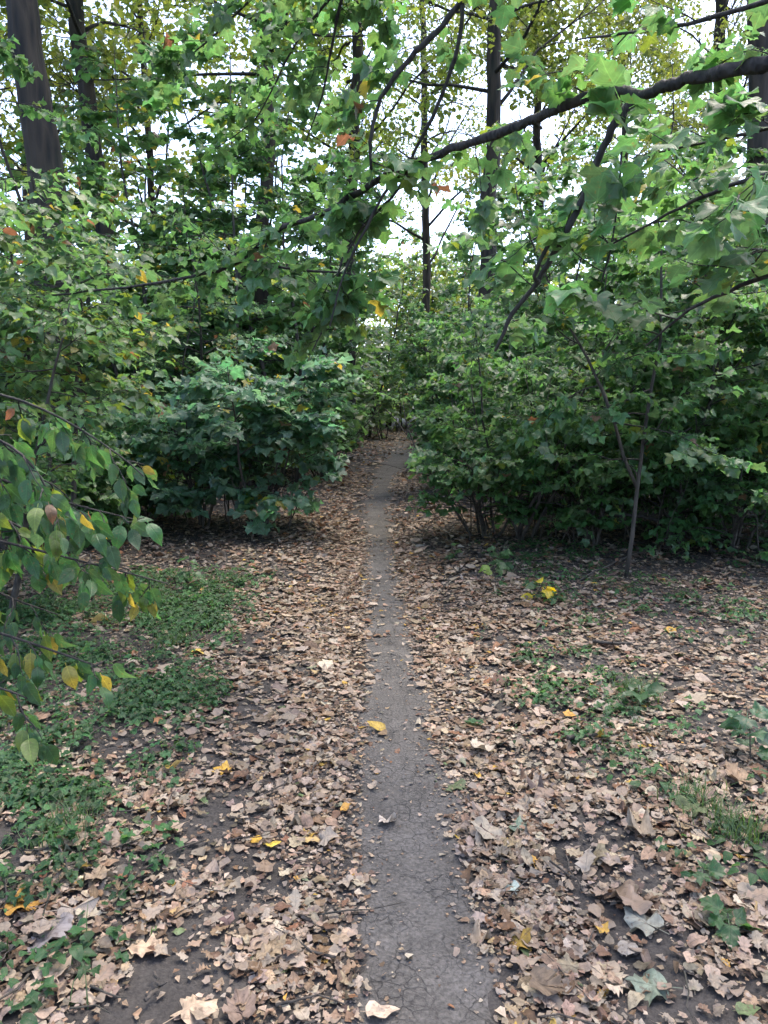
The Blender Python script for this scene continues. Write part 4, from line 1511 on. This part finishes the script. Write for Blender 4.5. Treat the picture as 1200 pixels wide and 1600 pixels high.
over = [spline([(900, -140, 3.2), (700, -110, 4.2), (540, -30, 4.9), (470, 50, 5.3), (430, 130, 5.5), (400, 190, 5.7), (340, 230, 5.8)], 26),
        spline([(700, -110, 4.2), (520, -80, 4.7), (400, -10, 5.1), (330, 60, 5.4), (270, 110, 5.6)], 20),
        spline([(540, -30, 4.9), (520, 60, 5.1), (505, 150, 5.3), (470, 240, 5.5)], 16)]
for u in over:
    mt.branch(u, 0.010, 0.003)
    mt.along(u, 0.15, 0.2, 1.0, 0.38, 0.092, 0.4, zdir=(-0.3, 0.6), back=True)
mt.along(up[4], 0.12, 0.2, 1.0, 0.16, 0.11, 0.5, sub=1)
mt.along(A, 0.30, 0.5, 1.0, 0.30, 0.09, 0.4, zdir=(0.1, 0.9), sub=1, back=True)
mt.along(B, 0.22, 0.05, 0.45, 0.30, 0.095, 0.4, zdir=(-0.4, 0.7), sub=1, back=True)
mt.along(B, 0.17, 0.45, 1.0, 0.36, 0.086, 0.4, zdir=(-0.3, 0.6), sub=1, back=True)
mt.along(Cc, 0.22, 0.3, 1.0, 0.22, 0.10, 0.45, sub=1, back=True)
mt.along(D, 0.2, 0.3, 1.0, 0.3, 0.09, 0.4, sub=1, back=True)
mt.along(E, 0.17, 0.3, 1.0, 0.3, 0.086, 0.45, sub=1, back=True)
mt.along(H1, 0.10, 0.2, 1.0, 0.3, 0.10, 0.5, back=True)
mt.along(Ff, 0.10, 0.2, 1.0, 0.25, 0.10, 0.5)
mt.finish('maple', 'maple', 300)

ht = HeroTree('lime_tree', [(-2.05, 2.2, 0), (-2.0, 2.2, 1.0), (-2.1, 2.25, 2.2), (-2.0, 2.3, 4.0)], 0.05,
              'young lime with drooping oval leaves on thin branches hanging in at the left border', 'tree', M_STEM)
hb = [spline([(-420, 560, 2.2), (-60, 600, 2.2), (40, 625, 2.25), (120, 665, 2.3), (200, 720, 2.35), (225, 745, 2.35)], 14),
      spline([(-420, 700, 2.2), (-60, 720, 2.2), (50, 770, 2.25), (140, 795, 2.3), (225, 815, 2.4)], 14),
      spline([(-420, 800, 2.2), (-60, 830, 2.15), (60, 860, 2.2), (180, 890, 2.3), (262, 912, 2.4)], 14),
      spline([(-420, 920, 2.2), (-60, 970, 2.1), (50, 1005, 2.15), (120, 1030, 2.2), (165, 1045, 2.2)], 14),
      spline([(-420, 660, 2.2), (-60, 660, 2.05), (30, 700, 2.1), (75, 760, 2.1), (90, 820, 2.1)], 14),
      spline([(-420, 1000, 2.2), (-60, 1060, 2.0), (20, 1080, 2.05), (60, 1100, 2.1)], 12),
      spline([(-420, 740, 2.3), (-60, 760, 2.4), (30, 830, 2.45), (100, 850, 2.5), (150, 870, 2.5)], 12),
      spline([(-420, 840, 2.3), (-60, 900, 2.3), (30, 940, 2.35), (90, 960, 2.4)], 12)]
for i, b in enumerate(hb):
    ht.branch(b, 0.006, 0.0018, False, True)
    ht.along(b, 0.07, 0.25, 1.0, 0.12, 0.072, 2.0, zdir=(-1.2, -0.1), sub=1, step=0.055)
ht.finish('elm', 'hornbeam', 300, True)

# ------------------------------------------------------------------ trees with trunks


def tree_trunk(foot, top, d, r1, r2, n=40, sides=18, wob=0.03):
    """Trunk from a foot on the ground to a point higher up, both read off the photograph, at its own distance."""
    a = W(foot[0], foot[1], d)
    a[2] = float(ground_z(a[0], a[1]))
    b = W(top[0], top[1], d)
    t = np.linspace(0, 1, n)[:, None]
    k = (top_z := (b[2] - a[2]))
    pts = a + (b - a) * t
    pts += np.cumsum(rng.normal(0, wob * 0.25, (n, 3)) * [1, 1, 0], 0) * (t * (1.0))
    return a, pts, np.linspace(r1, r2, n) * (1 + 0.6 * np.exp(-np.linspace(0, 1, n) * 22))


def crown_parts(r, start, height, reach, n_limb, n_sub, n_leaf, leaf, kindc, style, bottom):
    T, acc = Tubes(), []
    a0 = r.uniform(0, 6.28)
    for i in range(n_limb):
        t = bottom + (1 - bottom) * (i + r.random()) / n_limb
        a0 += 2.4 + r.normal(0, 0.4)
        el = r.uniform(0.15, 0.9)
        p = start(t)
        L = reach * (1.15 - 0.65 * t) * r.uniform(0.6, 1.2)
        bp = walk(p, (math.cos(a0) * math.cos(el), math.sin(a0) * math.cos(el), math.sin(el)), L, 8, r, 0.13, -0.02)
        T.add(bp, np.linspace(0.035 * (1.3 - t), 0.008, 8), 5)
        for q in range(n_sub):
            u = r.uniform(0.3, 1.0) * 7
            j = min(int(u), 6)
            sp = bp[j] + (bp[j + 1] - bp[j]) * (u - j)
            sd = rot_z(unit(bp[j + 1] - bp[j]), r.choice((-1, 1)) * r.uniform(0.3, 1.3))
            sd[2] += r.normal(0, 0.3)
            tp = walk(sp, sd, r.uniform(0.6, 1.5), 5, r, 0.16, -0.04)
            T.add(tp, np.linspace(0.012, 0.004, 5), 4)
            m = n_leaf
            c = tp[r.integers(1, 5, m)] + r.normal(0, 1, (m, 3)) * [0.30, 0.30, 0.14]
            az = r.uniform(0, 6.28, m)
            dd = np.stack([np.cos(az), np.sin(az), r.uniform(-1.0, 0.2, m)], -1)
            nn = np.stack([r.normal(0, 0.5, m), r.normal(0, 0.5, m), np.ones(m)], -1)
            acc.append(np.concatenate([c, unit(dd), nn, (leaf * r.uniform(0.6, 1.2, m))[:, None]], 1))
    return T, np.concatenate(acc)


FAR_GREEN = np.array([0.065, 0.115, 0.03])
FAR_SUNLIT = np.array([0.12, 0.145, 0.035])  # warm sunlight on the distant crowns put into the leaf colour


def far_cols(r, n, sun_tint):
    t = np.clip(r.normal(sun_tint, 0.25, (n, 1)), 0, 1)
    return (FAR_GREEN * (1 - t) + FAR_SUNLIT * t) * r.uniform(0.7, 1.35, (n, 1))


TREES = [
    # foot px, top px, distance, radius bottom, radius top, height factor, crown bottom, name, label, sun_tint, sub, leaves
    ((118, 770), (40, -30), 12.0, 0.32, 0.20, 1.9, 0.62, 'oak_tree', 'thick dark trunk at the upper left, the stoutest tree in the view', 0.2, 5, 24),
    ((205, 735), (130, -30), 17.0, 0.20, 0.15, 1.7, 0.45, 'lime_tree', 'slim leaning trunk just right of the thick dark trunk', 0.4, 6, 30),
    ((405, 740), (408, -20), 15.0, 0.15, 0.10, 1.6, 0.5, 'maple_tree', 'knotty slim trunk left of the middle behind the broad leaves', 0.2, 6, 28),
    ((541, 697), (560, -20), 24.0, 0.24, 0.14, 1.4, 0.35, 'maple_tree', 'trunk with a brown foot standing left of the far path', 0.3, 7, 30),
    ((757, 705), (775, -30), 20.0, 0.21, 0.15, 1.7, 0.42, 'oak_tree', 'straight tall trunk against the bright sky right of the middle', 0.35, 5, 26),
    ((862, 690), (828, -20), 26.0, 0.17, 0.10, 1.4, 0.34, 'ash_tree', 'thin crooked trunk against the sky right of the straight tall trunk', 0.6, 4, 20),
    ((1130, 690), (1120, -20), 26.0, 0.24, 0.16, 1.4, 0.4, 'oak_tree', 'distant trunk behind the big maple leaves on the right', 0.6, 6, 26),
    ((1185, 720), (1192, -20), 15.0, 0.24, 0.20, 1.8, 0.6, 'oak_tree', 'grey trunk close to the right border behind maple leaves', 0.4, 5, 26),
    ((665, 675), (655, -20), 36.0, 0.22, 0.12, 1.2, 0.3, 'maple_tree', 'far tree closing the view beyond the bend of the path', 0.5, 7, 30),
    ((985, 690), (960, -20), 34.0, 0.2, 0.10, 1.1, 0.34, 'ash_tree', 'far thin tree under the forked limb against pale sky', 0.7, 4, 18),
    ((75, 690), (20, -20), 28.0, 0.2, 0.12, 1.4, 0.22, 'lime_tree', 'far tree behind the thick dark trunk', 0.6, 7, 30),
    ((255, 700), (225, -20), 26.0, 0.15, 0.09, 1.4, 0.22, 'lime_tree', 'distant thin tree right of the slim leaning trunk', 0.6, 7, 30),
    ((1280, 690), (1300, -20), 24.0, 0.24, 0.14, 1.5, 0.35, 'maple_tree', 'tree past the right border whose twigs reach into the view', 0.5, 7, 28),
    ((-80, 700), (-150, -20), 20.0, 0.24, 0.14, 1.5, 0.35, 'maple_tree', 'tree past the left border whose twigs reach into the view', 0.5, 7, 28),
]


def style_of(sun_tint):
    return 1 if sun_tint > 0.45 else 0


CROWNS = {}
for q in range(4):
    for g_ in (0, 1):
        r = np.random.default_rng(600 + q * 2 + g_)
        T2, acc = crown_parts(r, lambda t_: np.array([0.12 * math.sin(3 * t_), 0.1 * math.sin(2.3 * t_ + 1) - 0.08, 10.0 * t_]), 10.0, 3.3, 28, 8, 50 if g_ else 40, 0.125, g_, '', 0.02)
        Ls = Leaves()
        keys = np.array([KIDX[f"{'maplefar' if q % 2 else 'ovatefar'}{j}"] for j in r.integers(0, 5, len(acc))])
        Ls.add(keys, acc[:, :3], acc[:, 3:6], acc[:, 6:9], acc[:, 9], far_cols(r, len(acc), 0.6 if g_ else 0.25))
        CROWNS[(q, g_)] = (T2.mesh('limb_growth', M_TWIG), Ls.mesh('crown', M_LEAF))
for i, (fp, tp, d, r1, r2, hf, cb, nm, lab, sun_tint, ns, nl) in enumerate(TREES):
    r = np.random.default_rng(500 + i)
    fpt = G(*fp)
    a = W(fp[0], fp[1], d)
    a[2] = float(ground_z(a[0], a[1]))
    b = W(tp[0], tp[1], d)
    n = 46
    t = np.linspace(0, 1, n)[:, None]
    full = (b - a) * hf
    pts = full * t
    bow = r.normal(0, 0.012 if r1 > 0.3 else 0.028, (n, 3)) * [1, 1, 0]
    pts = pts + np.cumsum(bow, 0) * np.clip(t * 3, 0, 1)
    rad = np.interp(t[:, 0] * hf, [0, 1, hf], [r1, r2, r2 * 0.35]) * (1 + 0.45 * np.exp(-t[:, 0] * 30))
    pts[0, 2] -= 0.15
    root = thing(nm, a, lab, 'tree', 'woodland trees')
    T = Tubes()
    T.add(pts, rad, 26, 0.09, r)
    link('trunk', T.mesh('trunk', M_BARK), root)
    lo = cb * full[2]
    span = (1 - cb) * full[2] * 1.06
    q = i % 4
    sc = span / 10.0
    for nm2, me in zip(('limb_growth', 'crown'), CROWNS[(q, style_of(sun_tint))]):
        o = link(nm2, me, root, 'stuff')
        wide = min(max(1.15 / sc, 0.8), 1.5)
        o.scale = (sc * wide, sc * wide, sc)
        j = int(np.searchsorted(t[:, 0], cb))
        o.location = tuple(pts[j])
        o.rotation_euler = (0, 0, r.uniform(0, 6.28))

# ------------------------------------------------------------------ understorey farther off, a mass
r = np.random.default_rng(900)
protos = []
for i in range(4):
    S, T, acc = grow(np.random.default_rng(910 + i), height=3.4, stems=4, lean=0.45, reach=1.2, n_br=13, leaf=0.14, step=0.11, ntw=4)
    protos.append((S, T, acc))
mass, stems_m = Leaves(), Tubes()
spots = []
for _ in range(2000):
    y = r.uniform(10.5, 34)
    x = r.uniform(-1, 1) * (0.62 * y + 1.5)
    dx = x - path_x(y)
    if (dx < 0 and dx > -1.7) or (dx >= 0 and dx < 1.9):
        if y < 27 or (y < 31.5 and abs(dx) < 0.9):
            continue
    if y < 12.5 and x < 0:
        continue
    if any((x - a) ** 2 + (y - b) ** 2 < 1.9 ** 2 for a, b in spots):
        continue
    spots.append((x, y))
for x, y in spots:
    S, T, acc = protos[r.integers(0, 4)]
    lod = float(np.interp(y, [11, 20], [0.5, 0.28]))
    acc = acc[r.random(len(acc)) < lod].copy()
    s = r.uniform(0.75, 1.35)
    a = r.uniform(0, 6.28)
    c_, s__ = math.cos(a), math.sin(a)
    Rm = np.array([[c_, -s__, 0], [s__, c_, 0], [0, 0, 1]])
    z = float(ground_z(x, y))
    P = acc[:, :3] @ Rm.T * s + [x, y, z]
    kk = np.ones(len(P), bool)
    kk &= (P[:, 2] > z + 0.05) & corridor(P, r)
    sun_tint = np.clip((y - 16) / 30, 0, 0.5)
    n = len(P)
    keys = np.array([KIDX[f'maplefar{j}'] for j in r.integers(0, 5, n)])
    cols = GREEN['maple'][0] * (1 - sun_tint) + FAR_GREEN * sun_tint
    cols = cols * r.uniform(0.7, 1.4, (n, 1)) * r.uniform(0.8, 1.2)
    mass.add(keys[kk], P[kk], (acc[:, 3:6] @ Rm.T)[kk], acc[kk, 6:9], acc[kk, 9] * 0.95 / math.sqrt(lod), cols[kk])
    for sp, sr in S:
        stems_m.add(sp @ Rm.T * s + [x, y, z], sr, 4)
link('distant_undergrowth', mass.mesh('distant_undergrowth', M_LEAF), None, 'stuff')
link('distant_undergrowth_stems', stems_m.mesh('undergrowth_stems', M_STEM), None, 'stuff')

# far wood that closes the horizon
wood = Leaves()
for _ in range(760):
    a = r.uniform(-0.75, 0.75)
    d = r.uniform(36, 62)
    x, y = math.sin(a) * d * 1.05, math.cos(a) * d
    z = r.uniform(0, 1) ** 0.9 * d * 0.19 + 0.3
    m = 80
    c = np.array([x, y, z]) + r.normal(0, 1, (m, 3)) * [1.1, 1.1, 0.6]
    az = r.uniform(0, 6.28, m)
    dd = np.stack([np.cos(az), np.sin(az), r.uniform(-1, 0.2, m)], -1)
    nn = np.stack([r.normal(0, 0.5, m), r.normal(0, 0.5, m), np.ones(m)], -1)
    wood.add(np.array([KIDX[f'ovatefar{j}'] for j in r.integers(0, 5, m)]), c, dd, nn, r.uniform(0.26, 0.44, m), far_cols(r, m, 0.45))
for _ in range(150):
    y = r.uniform(38, 50)
    x = r.uniform(-9, 9)
    c = np.array([x, y, r.uniform(0.2, 3.0)]) + r.normal(0, 1, (60, 3)) * [0.9, 0.9, 0.5]
    az = r.uniform(0, 6.28, 60)
    wood.add(np.array([KIDX[f'ovatefar{j}'] for j in r.integers(0, 5, 60)]), c, np.stack([np.cos(az), np.sin(az), r.uniform(-1, 0.2, 60)], -1),
             np.stack([r.normal(0, 0.5, 60), r.normal(0, 0.5, 60), np.ones(60)], -1), r.uniform(0.2, 0.32, 60), far_cols(r, 60, 0.1))
for _ in range(170):
    y = r.uniform(42, 54)
    c = np.array([r.uniform(-9, 9), y, r.uniform(2.5, 9.5)]) + r.normal(0, 1, (70, 3)) * [1.0, 1.0, 0.55]
    az = r.uniform(0, 6.28, 70)
    wood.add(np.array([KIDX[f'ovatefar{j}'] for j in r.integers(0, 5, 70)]), c, np.stack([np.cos(az), np.sin(az), r.uniform(-1, 0.2, 70)], -1),
             np.stack([r.normal(0, 0.5, 70), r.normal(0, 0.5, 70), np.ones(70)], -1), r.uniform(0.22, 0.36, 70), far_cols(r, 70, 0.4))
link('far_wood', wood.mesh('far_wood', M_LEAF), None, 'stuff')

tris = sum(len(me.polygons) for me in bpy.data.meshes)
print('polygons', tris, 'objects', len(bpy.data.objects), 'leaves undergrowth', len(mass), 'spots', len(spots))
